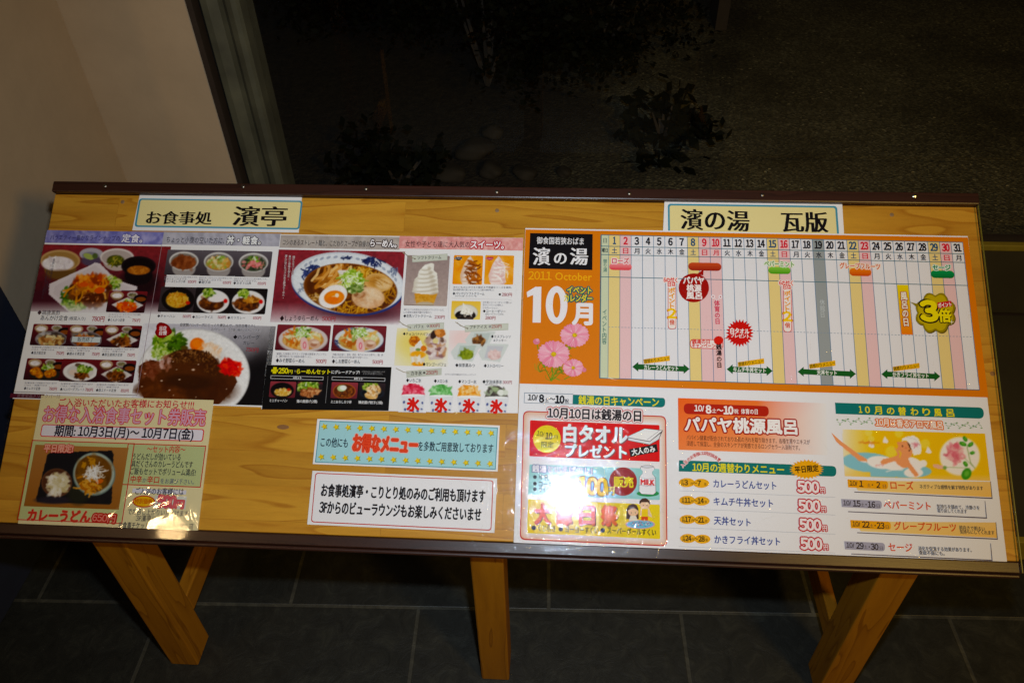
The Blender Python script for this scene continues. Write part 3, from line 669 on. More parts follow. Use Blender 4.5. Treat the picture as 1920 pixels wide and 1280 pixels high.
for k, (x0, y0, x1, y1, kind, pal, nm, pr) in enumerate(ITEMS):
    part('meal_photo'); p = Pic(x0, y0, x1, y1, .0010, 20 + k).grad('6a6268', '3c3438'); w, h = x1 - x0, y1 - y0; mx, my = (x0 + x1) / 2, (y0 + y1) / 2
    if kind == 'bowl':
        bowl(p, mx, my - 8, w * .46, h * .37, 'd8d4d0', '8c847c', 'a49c98', .75); p.e(mx, my, w * .38, h * .26, pal[0], .15); p.tex(mx, my - 4, w * .34, h * .22, pal, 70, 4, 13)
        if k: p.tex(mx + 4, my - 22, w * .13, h * .12, GRN + ['e8ecd8'], 36, 3, 8)
        if k == 2: p.tex(mx, my + 2, w * .16, h * .1, ['e08a88', 'c8605c', 'eca8a4'], 30, 4, 10)
        else: p.tex(mx, my, w * .3, h * .18, pal, 20, 8, 18, .5)
    elif kind == 'dark':
        p.fill('3c3234'); p.e(mx, my, w * .5, h * .48, '16100f', .05); p.e(mx - 4, my + 2, w * .34, h * .3, pal[0], .15); p.tex(mx - 4, my, w * .33, h * .3, pal, 170, 2, 6); p.e(mx + w * .3, my + h * .12, 12, 10, 'c83418', .3)
    else:
        p.fill('1c1616'); p.e(mx, my + 6, w * .49, h * .44, 'f0ecea', .04); p.e(mx - 8, my + h * .12, w * .38, h * .26, '4a2412', .12); p.tex(mx - 8, my + h * .12, w * .36, h * .22, pal[:5], 60, 5, 14, .6); p.e(mx + w * .1, my - h * .05, w * .26, h * .12, 'f4eeec' if k == 4 else 'b87830', .3)
        if k == 5: p.tex(mx + w * .1, my - h * .06, w * .26, h * .1, ['c8883c', '8c5020', 'e0a858'], 30, 4, 10)
        p.tex(mx - w * .14, my - h * .3, w * .16, h * .14, GRN, 50, 4, 11); p.e(mx + w * .38, my + h * .02, 11, 12, 'd8281c', .3)
    p.out(2, 1, 3)
part('lettering')
for k, (x0, y0, x1, y1, kind, pal, nm, pr) in enumerate(ITEMS):
    yb = y1 + (32 if k < 3 else 18)
    if k < 3: fine(['秘伝のタレがからんだ人気の味をどうぞ。', '温泉たまご付きです。'], x0 - 18, x1 - 12, y1 + 8, 11, 9)
    T('◆' + nm, x0 - 22, yb, x0 - 22 + min(118, 22 + 15 * len(nm)), yb + 2, 16, '3c343a'); T(pr + '円', x1 - 64, yb + 2, x1 - 20, yb + 3, 18, RED, .012)
part('hero_photo', 'photo of hamburg steak under brown curry on a large white plate'); ctx('K3')
p = Pic(112, 150, 1455, 1050, .0010, 40); p.fill('eeecf0'); p.e(1500, 1050, 900, 720, '1a1416', .9); p.e(1420, 1000, 330, 480, '141012', .5, .2); p.e(640, 190, 420, 60, 'c8c4cc', .9); p.e(1130, 300, 200, 180, 'b0acb4', 1.2, .6, .6)
p.e(660, 710, 614, 500, 'd4d2d0', .02); p.e(660, 712, 600, 488, 'f6f4f2', .03); p.e(640, 760, 470, 400, 'e6e2de', .2)
p.poly([(60, 620), (120, 575), (210, 550), (300, 575), (360, 560), (900, 600), (1060, 690), (1110, 720), (1135, 790), (1080, 890), (960, 1010), (900, 1060), (140, 1060), (110, 960), (60, 850)], '5c2e14')
p.tex(560, 870, 520, 170, ['6a3618', '53280f', '7c4420', '482008'], 130, 24, 70, .45); p.e(820, 860, 300, 160, '401e0c', .5, .1, .7); p.tex(200, 660, 110, 80, ['9a5a40', '7c3c24', '6a3018'], 36, 14, 40, .6)
p.tex(400, 370, 180, 120, GRN, 220, 10, 30); p.tex(300, 460, 90, 70, ['a4bc50', 'd4e0a0', '6c9428'], 70, 9, 24); p.tex(470, 400, 100, 60, ['3c5c14', '547c20', '2c4410'], 40, 10, 26); p.e(560, 420, 40, 24, '5c4c1c', .4)
p.e(700, 385, 80, 76, 'f0781c', .2); p.e(690, 370, 50, 46, 'f88c28', .4); p.e(770, 420, 90, 36, 'f09850', .3, -.5); p.tex(860, 440, 110, 70, ['f4e4d0', 'f0d0b0', 'f8f0e4', 'f4c090'], 50, 14, 40, .5)
p.e(640, 650, 330, 215, '4a2510', .08, .12); p.tex(640, 520, 230, 80, ['6a4020', '8a5a30', '4a2810', 'a8784a', '3a1c0a'], 240, 5, 14, .7); p.tex(860, 620, 90, 110, ['5a3014', '7a4c24', '3a1c0a'], 90, 5, 14, .6); p.e(520, 690, 240, 130, '5c3014', .6, .1, .7); p.e(600, 790, 260, 80, '321808', .5, .05, .6)
p.tex(350, 590, 60, 80, ['c89888', 'a06850', 'e0c0b8', '8a4c34'], 36, 8, 24, .6)
for x, y, r in ((655, 658, 22), (505, 765, 14), (712, 600, 12), (474, 656, 10), (310, 778, 16), (1018, 868, 9), (440, 935, 9), (396, 880, 14), (685, 955, 9), (95, 840, 12), (130, 700, 14), (436, 570, 10)): p.e(x, y, r * .8, r * .45, 'e8cdb8', .9); 
p.tex(1060, 630, 110, 70, ['e83018', 'd01c10', 'f04c34', 'c01810'], 80, 14, 34, .8); p.tex(1110, 690, 60, 40, ['d82018', 'e84830'], 26, 8, 20, .7)
p.I[:] = np.clip(p.I, 0, 1); p.noise(.03, 2); p.out(2)
part('seal', 'red wax seal reading 当店自慢'); Q([(326 + (88 + 9 * math.sin(3 * t + 1) + 5 * math.sin(7 * t)) * math.cos(t), 230 + (84 + 9 * math.sin(3 * t + 1) + 5 * math.sin(5 * t)) * math.sin(t)) for t in np.linspace(0, 6.15, 40)], '8c1a1c', 4)
El(326, 232, 66, 62, 'a82226', 5); T('当店', 288, 208, 364, 208, 46, 'f8ecec', .02, l=7); T('自慢', 288, 258, 368, 258, 46, 'f8ecec', .02, l=7)
part('lettering'); T('自家製ハンバーグにじっくり煮込んだ、当店自慢のカレー。', 515, 170, 1395, 186, 34, '28242a', .01, [(3, 'd8d4d8')]); T('スパイシーで、コク深い味わいのカレーです。', 850, 218, 1392, 234, 34, '28242a', .01, [(3, 'd0ccd0')])
T('◆ハンバーグ', 1092, 302, 1380, 306, 46, '141014'); T('カレー', 1200, 366, 1322, 370, 40, '1a161a'); T('750円', 1230, 436, 1366, 446, 48, 'a03840', .02)

# ---------------------------------------------------------------- ramen and sweets poster
poster('menu_poster', 'menu poster of ramen and sweets, with ice cream and four shaved ice cups', 'poster', ((526, 439.5), (981, 446.5), (971, 774.5), (490, 766.5)), .0006, 'menu posters')
part('header_band'); ctx('B')
p = Pic(137, 294, 783, 374, .0012, 50).fill('b8aea8'); p.tex(460, 335, 340, 45, ['c4bab2', 'aaa098', 'd0c8c0'], 160, 6, 22, .35); p.out(1)
p = Pic(784, 300, 1455, 379, .0012, 51).fill('e6a6a2'); p.tex(1120, 340, 350, 45, ['f0bab4', 'd89690', 'f4c8c2', 'dc9c98'], 320, 5, 14, .5, 1.5); p.out(1)
T('コシのあるストレート麺と、こだわりスープが自慢の', 148, 334, 618, 344, 34, '2c2422', l=5); T('らーめん。', 626, 338, 768, 344, 44, 'fffafa', .03, [(5, '3c2020')])
T('女性や子ども達に大人気の', 815, 343, 1166, 347, 36, '4c2828', l=5); T('スイーツ。', 1172, 346, 1352, 350, 46, 'fffafa', .03, [(6, 'c03040')])
part('hero_photo', 'photo of soy sauce ramen in a bowl with blue dragon pattern and half an egg'); ctx('K4')
p = Pic(128, 212, 1388, 1000, .0010, 52).grad('96343c', '7a2a34', 212, 900); p.noise(.05, 5); p.fade('f0ecee', 760, 1000); p.e(960, 850, 460, 110, '4a1c28', .8, .05, .8)
p.e(850, 590, 590, 312, '303c78', .012, .1); p.e(848, 560, 592, 320, 'd6dae0', .012, .1); p.e(850, 566, 572, 306, 'eaedf0', .03, .1)
for t0 in np.linspace(-2.55, -.35, 16):                     # key-fret border and scroll marks painted on the bowl
    x, y = 850 + 530 * math.cos(t0), 572 + 277 * math.sin(t0) + (530 * math.cos(t0)) * .1
    p.e(x, y, 24, 13, '9aa2b4', .2, t0 + 1.57, .7)
p.strands(500, 440, 120, 75, ['283468', '3c4880', '1c2450'], 50, 80, 13); p.strands(1110, 318, 80, 34, ['283468', '1c2450'], 26, 70, 12); p.strands(812, 306, 48, 16, ['20284c', '3c4468'], 12, 40, 9, rot=0); p.strands(1330, 420, 40, 40, ['8a94a8', '485478'], 14, 40, 8); p.strands(355, 610, 14, 60, ['8a94a8'], 10, 40, 8)
p.e(875, 620, 490, 262, '8a4c14', .03, .1); p.e(880, 622, 470, 248, '5a2c0c', .1, .1); p.tex(900, 640, 430, 200, ['7a3c10', '4c240a', '94541c'], 80, 16, 50, .5)
p.clipe(875, 620, 484, 256, .1); p.strands(1000, 430, 200, 50, ['d8a040', 'b87c28', 'e8bc60'], 46, 140, 13); p.strands(880, 800, 330, 50, ['c89038', 'a86c20', 'e0b050'], 46, 130, 12); p.strands(1260, 640, 60, 120, ['c89038', 'b07828'], 20, 110, 12); p.strands(500, 720, 60, 60, ['c89c58', '8a5820', 'e0c090'], 24, 70, 12)
p.e(1170, 555, 150, 96, 'dcb070', .08, .1); p.e(1150, 545, 90, 60, 'c8924c', .5); p.e(1220, 570, 80, 55, 'e8c898', .4); p.strands(1150, 520, 100, 30, ['b07838', 'e0b878'], 14, 110, 9, .6, .2)
p.e(1060, 715, 172, 112, 'ddb084', .08, .1); p.e(1070, 690, 140, 80, 'ecd0ac', .4); p.e(970, 680, 60, 40, '9a6440', .3); p.e(1050, 770, 120, 40, 'e4c09c', .5); p.tex(1060, 720, 140, 80, ['f0dcc0', 'c89468', 'e4c4a0'], 30, 12, 34, .4)
p.strands(600, 560, 140, 70, ['e0a860', 'c8843c', 'f0cc90', 'a8682c'], 46, 240, 26, .9, -.62); p.poly([(740, 430), (860, 425), (900, 470), (780, 530)], 'ece4dc')
p.tex(910, 540, 105, 110, ['b8d060', '8aae38', 'dce8a8', 'eef4d8', '6c9024'], 150, 8, 26); p.strands(890, 520, 90, 80, ['c4dc70', 'f0f4dc', '88ac38'], 60, 90, 9); p.tex(930, 620, 80, 40, ['6c8c3c', 'a8b878', '546c28'], 40, 8, 24)
p.e(695, 700, 154, 110, 'f4eeea', .04, -.45); p.e(690, 712, 148, 104, 'fbf6f2', .2, -.45); p.e(706, 712, 106, 72, 'e8841c', .12, -.1); p.e(712, 710, 84, 56, 'f4982c', .5); p.e(700, 730, 60, 34, 'e87018', .6, 0, .6); p.e(735, 690, 20, 22, 'f8ecd8', .5); p.e(700, 700, 20, 5, 'f8d8a0', .5)
p.clipe(); p.noise(.02, 2); p.out(2)
for nm_, (x0, y0, x1, y1, sd, blue) in enumerate(((119, 780, 397, 928, 60, 0), (423, 782, 703, 933, 61, 1))):
    part('meal_photo'); ctx('B'); p = Pic(x0, y0, x1, y1, .0010, sd).grad('843038', '5a1c24'); mx, my = (x0 + x1) / 2, (y0 + y1) / 2 + 6
    p.e(mx, my + 8, 134, 68, '5a4c64' if blue else 'b8a8a4', .04); p.e(mx, my, 133, 68, 'dce0e2' if blue else 'd8ccc8', .03)
    if blue: p.strands(mx - 20, my - 58, 70, 5, ['38406c', '9098ac'], 14, 26, 6); p.strands(mx - 118, my + 10, 6, 20, ['38406c'], 6, 18, 5)
    p.e(mx, my + 6, 112, 54, 'c8a058' if blue else 'd09048', .1); p.tex(mx, my + 8, 100, 44, ['dcb870', 'c89450', 'ecd8a0', 'b87838'], 70, 6, 16, .6)
    p.strands(mx - 50, my + 18, 30, 30, ['d88c3c', 'b8682c', 'e8b060'], 22, 60, 11, .9, -1.1); p.tex(mx - 62, my - 10, 34, 26, ['e8e4c0', '9cb468', 'd87838'], 26, 6, 14); p.tex(mx + 60, my - 14, 34, 20, ['f0e8cc', 'e8b868', 'd8dca0'], 24, 6, 15)
    p.tex(mx + 2, my - 38, 42, 26, GRN + ['f0f4e0', 'e8f0d0'], 60, 4, 12); p.strands(mx, my - 42, 30, 20, ['e8f0d8', '9cbc58'], 30, 34, 4)
    p.e(mx + 8, my + 34, 23, 46, 'eacac4', .08, -.15); p.e(mx + 8, my + 34, 10, 20, 'e0808c', .3); p.e(mx + 8, my + 34, 4, 12, 'f0d4cc', .4)
    p.e(mx + 60, my + 26, 34, 26, 'd8b49c', .12, .2); p.e(mx + 58, my + 30, 18, 12, 'b88468', .4); p.e(mx + 66, my + 18, 20, 8, 'ecd4c0', .4); p.out(2, 1, 3)
part('lettering')
for i, s in enumerate(('鶏がらをベースに', '魚介と香味を加えた、', '澄んだ中にもコクのある醤油らーめん。')): TV(s, 208 - i * 21, 408 - i * 3, (200, 178, 150)[i], (510, 540, 640)[i], 14, 'e8d4d4', .01, [(1, '6a2028')])
T('◆しょうゆらーめん', 132, 748, 343, 748, 30, '2c1c20', .008); T('500円', 362, 750, 434, 752, 28, 'a83c40', .015)
fine(['厳選した味噌とガラスープが香る野菜をブレンドし', 'た、濃厚で飽きのこない本格派の味噌ラーメン。'], 114, 386, 941, 14, 12); fine(['沖縄の海水塩に、昆布、貝柱、魚介のエキスと煮干し、鶏、豚', '骨のだしを効かせた切れ味も爽やかな塩ラーメン。'], 419, 694, 945, 14, 12)
T('◆みそ野菜らーめん', 110, 977, 267, 980, 23, '2c2428', .006); T('500円', 328, 981, 384, 983, 24, RED, .015); T('◆しお野菜らーめん', 416, 982, 569, 984, 23, '2c2428', .006); T('500円', 636, 985, 692, 987, 24, RED, .015)
part('upgrade_panel', 'black panel of ramen set upgrades'); Q([(59, 1001), (740, 1013), (724, 1251), (33, 1243)], '131112', 2)
ctx('K6'); Rx(202, 496, 284, 530, 'e8dc1c', 4, 3); Rx(226, 468, 262, 552, 'e8dc1c', 4, 3); T('プラス', 212, 510, 274, 513, 18, '8a7c10', l=6)
T('250', 294, 516, 414, 518, 62, 'f0e428', .035); T('円', 418, 528, 472, 530, 50, 'f0e428', .02); T('で', 492, 522, 518, 524, 30, 'd8d0a0'); T('らーめんセット', 528, 524, 958, 530, 62, 'f0e428', .028); T('にグレードアップ!', 974, 532, 1334, 538, 44, 'f0eeee', .02)
T('※下記のAセットまたはBセットの', 1362, 526, 1660, 530, 22, 'b0aeae'); T('どちらかをお選びください。', 1380, 552, 1630, 556, 22, 'b0aeae')
Fr(194, 575, 866, 636, 5, 'dcdada', 4); Fr(980, 590, 1660, 652, 5, 'dcdada', 4); T('Aセット', 482, 604, 588, 606, 32, 'f4f2f2', .03); T('Bセット', 1268, 616, 1376, 618, 32, 'f4f2f2', .03); Ln([(928, 585), (896, 930)], 4, '9a9898', 4)
for x0, x1, y0, y1, s in ((178, 404, 898, 900, 'ミニチャーハン'), (528, 790, 906, 910, '鶏の唐揚げ(2個)'), (966, 1230, 914, 918, 'ミニおろしカツ丼'), (1318, 1630, 920, 926, '薄皮揚げ餃子(2個)')): T(s, x0, y0, x1, y1, 38, 'eae8e8', .015)
for k, (x0, y0, x1, y1) in enumerate(((190, 650, 500, 862), (540, 655, 842, 868), (978, 660, 1298, 874), (1334, 668, 1652, 884))):
    part('meal_photo'); p = Pic(x0, y0, x1, y1, .0009, 70 + k); mx, my = (x0 + x1) / 2, (y0 + y1) / 2
    p.grad('984048', '6a2830') if k in (0, 2) else p.grad('38282c', '120e10')
    if k == 0: p.e(mx - 6, my + 10, 150, 100, '120c0c', .06); p.e(mx, my + 36, 106, 50, 'd8b060', .15); p.tex(mx, my + 32, 100, 46, ['f0d488', 'd8ac50', 'f4e4b0', 'b88434'], 120, 6, 14); p.e(mx + 78, my + 2, 24, 18, 'c83c1c', .4)
    if k == 1: p.fade('7c2c34', 700, 640); p.tex(mx - 10, my - 60, 130, 50, GRN + ['e4ecd0'], 130, 9, 24); p.tex(mx - 120, my - 20, 30, 30, GRN, 26, 9, 22); [p.tex(mx + u, my + v, 50, 44, ['c88858', 'a8643a', 'e0b080', '8a4c28'], 60, 7, 17) for u, v in ((-70, 30), (0, 50), (80, 20), (10, 10))]
    if k == 2: p.e(mx, my + 10, 148, 98, 'b06034', .05); p.e(mx, my + 10, 134, 86, '5c2a10', .1); p.tex(mx, my + 26, 110, 60, BRN + ['a0602c'], 70, 8, 22, .7); p.e(mx - 36, my - 26, 56, 40, 'c8d8a0', .2); p.e(mx - 14, my - 34, 44, 32, 'f0f2ea', .25)
    if k == 3: p.e(mx, my + 30, 156, 70, '20242c', .05); p.e(mx, my + 26, 130, 54, '101014', .1); p.tex(mx - 20, my - 50, 96, 50, GRN, 90, 9, 22); p.e(mx - 10, my + 60, 84, 44, 'dcb070', .12, .1); p.tex(mx - 10, my + 56, 76, 36, ['f0d0a0', 'c8904c', 'e4bc80'], 40, 8, 20); p.tex(mx + 20, my - 10, 80, 60, ['f0d4a8', 'd8a868', 'b88048', 'f8e8c8'], 70, 10, 26)
    p.out(3, 1, 2)
ctx('K5')
def cone(p, pts, x0, y0, x1, y1, base, shade, lite, n=7):     # swirl of soft ice cream, tip at pts[0]
    p.poly(pts, base); h = y1 - y0; m = (x0 + x1) / 2; keep = p.clip; k = p.I.copy(); p.I = np.zeros_like(p.I); p.poly(pts, (1., 1, 1)); p.clip = (p.I[..., 0] > .5) * 1.; p.I = k
    for i in range(n - 1, -1, -1):
        v = (i + .9) / n; y = y0 + h * v; w = (x1 - x0) * .5 * (.2 + .82 * v ** .8)
        p.e(m + w * .1, y + h * .012, w * 1.05, h * .075, shade, .5, -.12, .75); p.e(m - w * .08, y - h * .03, w * 1.0, h * .07, base, .4, -.12, .95); p.e(m - w * .2, y - h * .05, w * .6, h * .03, lite, .9, -.15, .9); p.e(m + w * .75, y - h * .01, w * .3, h * .06, shade, .9, 0, .6)
    p.e(x0, (y0 + y1) / 2 + h * .2, (x1 - x0) * .14, h * .5, shade, 1.2, .15, .5); p.clip = keep
part('dessert_photo', 'photo of white soft ice cream in a wafer cone'); p = Pic(138, 225, 570, 782, .0009, 80).grad('a2908c', 'bcaaa2'); p.noise(.02, 4)
p.poly([(215, 640), (470, 640), (420, 770), (238, 770)], 'd8a048'); p.tex(330, 700, 90, 50, ['e8b860', 'c08830', 'dcac58'], 40, 8, 24, .5); p.e(330, 760, 100, 26, 'c8b8a0', .3); p.ln([(108, 765), (200, 770), (420, 772)], 6, '4c3c34', .6)
cone(p, [(405, 310), (430, 322), (425, 390), (462, 420), (468, 470), (474, 560), (480, 640), (420, 655), (330, 650), (230, 640), (190, 625), (205, 570), (215, 490), (250, 460), (265, 400), (330, 330)], 200, 330, 478, 650, 'f2eee4', 'c8bca8', 'fffdf6'); p.out(2, 1, 2)
for k, (x0, x1, bgc) in enumerate(((648, 952, 'f0a030'), (990, 1292, 'f0aa4c'))):
    part('dessert_photo'); p = Pic(x0, 224, x1, 548, .0009, 81 + k).fill(bgc); p.tex((x0 + x1) / 2, 390, 150, 160, ['f4b44c', 'e89424', 'f8c470'], 70, 20, 60, .35); m = (x0 + x1) / 2 + (20 if k == 0 else -10)
    pts = [(m + 5, 232), (m + 34, 275), (m + 70, 330), (m + 80, 400), (m + 76, 470), (m + 84, 520), (m + 60, 546), (m - 80, 546), (m - 100, 500), (m - 104, 440), (m - 84, 380), (m - 60, 320), (m - 24, 266)]
    cone(p, pts, m - 100, 250, m + 84, 540, 'f0dccc' if k == 0 else 'f4e2dc', 'd8b090' if k == 0 else 'e4bcb4', 'fcf4ec')
    if k == 0: p.strands(m, 400, 70, 130, ['a05418', '7c3c10', 'b8681c'], 34, 90, 13, .9, .3)
    else: p.strands(m, 400, 70, 120, ['ecc0bc', 'fffaf4'], 26, 90, 10, .7, .3)
    p.out(2, 1, 3); x = x0 + 50
    Bst(x, 262, 36, 54, 11, '2c2420' if k == 0 else 'c83454', 4, .55, .5); T('練乳' if k == 0 else '', x - 22, 248, x + 22, 248, 16, 'f4f0f0', l=7) if k == 0 else None; T('キャラメル' if k == 0 else 'ストロベリー', x - 38, 264, x + 38, 268, 16, 'f4f0f0', .01, l=7)
part('dessert_photo', 'photo of coffee jelly in a glass dish'); p = Pic(624, 722, 932, 928, .0009, 84).grad('f0c860', 'f4dc80'); p.e(778, 850, 130, 90, 'c8c0a8', .05); p.e(778, 850, 124, 84, 'e8e4d8', .1); p.e(772, 880, 112, 54, '1c1410', .1); p.tex(772, 882, 100, 40, ['2c201c', '0c0808', '483830'], 40, 8, 24)
p.poly([(742, 738), (775, 775), (810, 800), (850, 830), (860, 856), (800, 880), (760, 868), (716, 856), (730, 820), (745, 790)], 'f4f0e6'); p.strands(785, 830, 50, 30, ['dcd4c4', 'fffdf6'], 16, 60, 9); p.out(2, 1, 3)
def tagstrip(x0, y0, x1, y1, txt, tx0, tx1, ty, price=None, px0=0, px1=0, py=0):
    Q([(x0, y0), (x1, y0 - 22), (x1 - 2, y1 - 24), (x0 + 4, y1)], 'c2c4b6', 4); Q([(x0 + 4, y0 + 4), (x1 - 5, y0 - 16), (x1 - 6, y1 - 30), (x0 + 8, y1 - 5)], 'd6d8cc', 5)
    Ln([(x0 + 28, y0 + 32), (x0 - 30, y0 + 8), (x0 - 98, y0 - 34)], 8, 'b4aa98', 6); Ln([(x0 + 28, y0 + 34), (x0 - 50, y0 + 2), (x0 - 80, y0 - 30)], 6, '9a907e', 6); El(x0 + 32, y0 + 34, 9, 8, '8a8478', 6, 12)
    T(txt, tx0, ty, tx1, ty - 6, 40, '2c2824', .01, l=7)
    if price: El(px0 - 16, py, 13, 13, '4a4440', 6, 16); T('各', px0 - 26, py, px0 - 6, py, 20, 'f4f0f0', l=8); T(price + '円', px0, py, px1, py - 4, 42, 'a84040', .015, l=7)
part('section_tag'); tagstrip(190, 232, 578, 304, 'ソフトクリーム', 252, 510, 256); part('section_tag'); tagstrip(140, 980, 540, 1054, 'パフェ', 212, 318, 1006, '300', 380, 490, 998); part('section_tag'); tagstrip(764, 990, 1242, 1064, 'プチアイス', 820, 1006, 1012, '250', 1056, 1166, 1004)
ctx('B'); part('section_tag'); Q([(820, 1034), (1014, 1018), (1013, 1056), (822, 1072)], 'ced0c4', 4); Ln([(835, 1046), (805, 1040), (765, 1020)], 4, 'b4aa98', 6); T('カキ氷', 846, 1048, 906, 1046, 25, '2c2824', .01, l=7); El(918, 1044, 6, 6, '4a4440', 6, 12); T('250円', 928, 1044, 990, 1042, 24, 'a84040', .015, l=7)
T('※プラス50円で練乳がけにグレードアップ', 1032, 1053, 1200, 1056, 10, '6a646a')
ctx('K5'); part('lettering')
fine(['搾りたての牛乳をそのままソフトクリームに', 'した自然な風味が豊かな味わい。'], 104, 538, 820, 28, 24, '76707a'); T('◆生乳ソフトクリーム', 98, 888, 404, 892, 34, '241c20', .006); T('230円', 436, 900, 546, 902, 42, 'a84444', .012)
fine(['冷たいものにかけると固まる不思議なソースを使用。', '"固まる瞬間"を眺めて楽しい&パリパリッとした驚きの食感が新しい。'], 640, 1278, 576, 27, 22, '56505a'); T('◆パリパリソフトクリーム', 634, 644, 980, 648, 34, '241c20', .006); T('(キャラメル味・ストロベリー味)', 660, 672, 894, 674, 18, '3c363a'); T('280円', 1170, 654, 1280, 658, 42, 'a84444', .012); El(1148, 654, 13, 13, '4a4440', 5, 16)
Ln([(622, 694), (1275, 712)], 3, 'd0ccd0', 3); Ln([(612, 222), (585, 920)], 3, 'dcd8dc', 3)
fine(['ほろ苦いコーヒーゼリーと優しい', '甘さのソフトクリームの美味しい'], 965, 1278, 740, 28, 24, '76707a'); T('コラボレーション。', 962, 800, 1130, 802, 24, '76707a'); T('◆コーヒーゼリー', 964, 836, 1210, 840, 34, '241c20', .006); T('(生乳ソフトクリームのせ)', 990, 868, 1188, 870, 20, '3c363a'); T('280円', 990, 908, 1100, 912, 42, 'a84444', .012)
T('◆チョコバナナパフェ', 92, 1082, 392, 1090, 34, '241c20', .006); T('◆エスプレッソ', 1052, 1112, 1266, 1114, 34, '241c20', .006); T('&クッキー', 1080, 1152, 1220, 1156, 32, '241c20')
ctx('B'); T('◆マンゴーパフェ', 910, 998, 1038, 1001, 20, '241c20', .006); T('◆抹茶黒みつ', 1088, 1003, 1194, 1005, 20, '241c20', .006); T('◆ストロベリー', 1244, 1006, 1350, 1008, 20, '241c20', .006)
for x0, x1, y, s in ((820, 902, 1085, '◆いちご氷'), (972, 1048, 1089, '◆メロン氷'), (1104, 1203, 1092, '◆マンゴー氷'), (1236, 1343, 1093, '◆宇治抹茶氷')): T(s, x0, y, x1, y + 2, 20, '241c20', .006)
T('300円', 1346, 1096, 1396, 1097, 20, 'a84444', .01); T('(あずき白玉入り)', 1250, 1108, 1318, 1110, 9, '4a444a')
part('dessert_photo', 'photo of chocolate banana parfait and mango parfait on a yellow glow'); p = Pic(770, 800, 1050, 1012, .0009, 86).fill('f4f2f2'); p.e(880, 915, 125, 120, 'f0e4a0', 1.2); p.e(850, 870, 90, 60, 'f0dc80', 1.2, 0, .7)
p.poly([(928, 868), (1040, 866), (1022, 970), (944, 974)], 'd8c8c4'); p.tex(984, 918, 46, 46, ['b08890', '8a5c58', 'e8d8d0', 'c89870', 'f0e8e4'], 60, 6, 16); p.tex(984, 856, 50, 24, ['f4ece8', 'e0d0c8', '5a3828', 'c0a090'], 40, 8, 18); p.e(970, 836, 16, 26, '3c2820', .3, .4); p.e(1005, 826, 27, 25, 'd8904c', .15); p.tex(1005, 826, 22, 20, ['e8a864', 'c0783c'], 20, 4, 10); p.e(980, 870, 15, 15, 'e8d8a0', .2)
p.poly([(838, 905), (932, 900), (915, 1008), (852, 1012)], 'e8e0d0'); p.e(884, 945, 42, 20, 'f0b040', .3); p.e(884, 996, 34, 14, 'f0a838', .3); p.tex(884, 970, 32, 12, ['f4f0e8', 'e8d8b8'], 20, 6, 14); p.e(866, 872, 30, 28, 'c8741c', .12); p.tex(866, 872, 26, 24, ['dc8c30', 'b05c10', 'e8a048'], 30, 4, 10); p.poly([(898, 864), (912, 900), (905, 925), (860, 925), (868, 895)], 'f0ece4'); p.e(885, 918, 14, 8, '8a9c58', .4); p.e(915, 912, 16, 16, 'e08020', .3); p.out(2)
part('dessert_photo', 'photo of three small ice creams in square white dishes'); p = Pic(1056, 812, 1376, 995, .0009, 87).fill('f4f2f2'); p.e(1130, 860, 90, 70, 'f4dcd8', 1.2)
for (x, y, cx, cy, pal, sh) in ((1140, 820, 1216, 872, ['8a5a34', 'a8743c', '5c3a20', 'c08c50'], 'c8d0cc'), (1062, 888, 1150, 946, ['8c9a30', 'a4b048', '6a7a20'], 'c4d0c8'), (1212, 890, 1300, 948, ['e8ccc8', 'f0dcd8', 'dcb8b4'], 'd0d0d4')):
    p.poly([(x + 40, y - 6), (x + 168, y), (x + 118, y + 96), (x + 20, y + 84), (x, y + 44)], 'dce0dc'); p.poly([(x + 52, y + 8), (x + 140, y + 8), (x + 112, y + 80), (x + 34, y + 74)], sh); p.e(cx, cy, 36, 26, pal[0], .15); p.tex(cx, cy - 2, 32, 22, pal, 50, 4, 11, .7)
p.out(2)
for k, (cx, pal) in enumerate(((858, ['e04058', 'f0788c', 'c82840', 'f8a0ac']), (1010, ['70b868', 'a0d898', '58a050', 'c0e8b8']), (1162, ['f0a848', 'f8cc80', 'e89430', 'fbe0b0']), (1312, ['5c5450', '403834', 'b0bca0', '7c8c68']))):
    part('shaved_ice_cup'); y0 = 1100 + k * 4; p = Pic(cx - 70, y0, cx + 70, 1262, .0009, 90 + k).fill('f4f2f2'); cl = ('d85064', '78b870', 'f0b058', '6a645c')[k]
    p.poly([(cx - 66, y0 + 68), (cx - 58, y0 + 48), (cx - 40, y0 + 22), (cx - 14, y0 + 4), (cx + 12, y0 + 4), (cx + 40, y0 + 20), (cx + 58, y0 + 46), (cx + 66, y0 + 68)], cl); p.tex(cx, y0 + 40, 56, 34, pal, 90, 4, 12, .7)
    if k == 3: p.e(cx + 24, y0 + 40, 20, 17, 'eef0e8', .2); p.e(cx - 4, y0 + 22, 18, 12, 'a8b890', .4); p.e(cx + 50, y0 + 40, 14, 15, 'e0e4d8', .3)
    p.poly([(cx - 66, y0 + 66), (cx + 68, y0 + 66), (cx + 52, 1264), (cx - 56, 1264)], 'e9e9ec'); p.e(cx, y0 + 66, 67, 6, 'fafafa', .3)
    for x, y, r in ((-50, 104, 8), (50, 108, 7), (-44, 144, 8), (-18, 150, 7), (24, 152, 8), (46, 142, 6), (0, 158, 6)): p.e(cx + x, y0 + y, r * .7, r, '4a5890', .3, x)
    p.out(2); T('氷', cx - 32, y0 + 118, cx + 32, y0 + 118, 70, 'dc3424', .055, l=7)

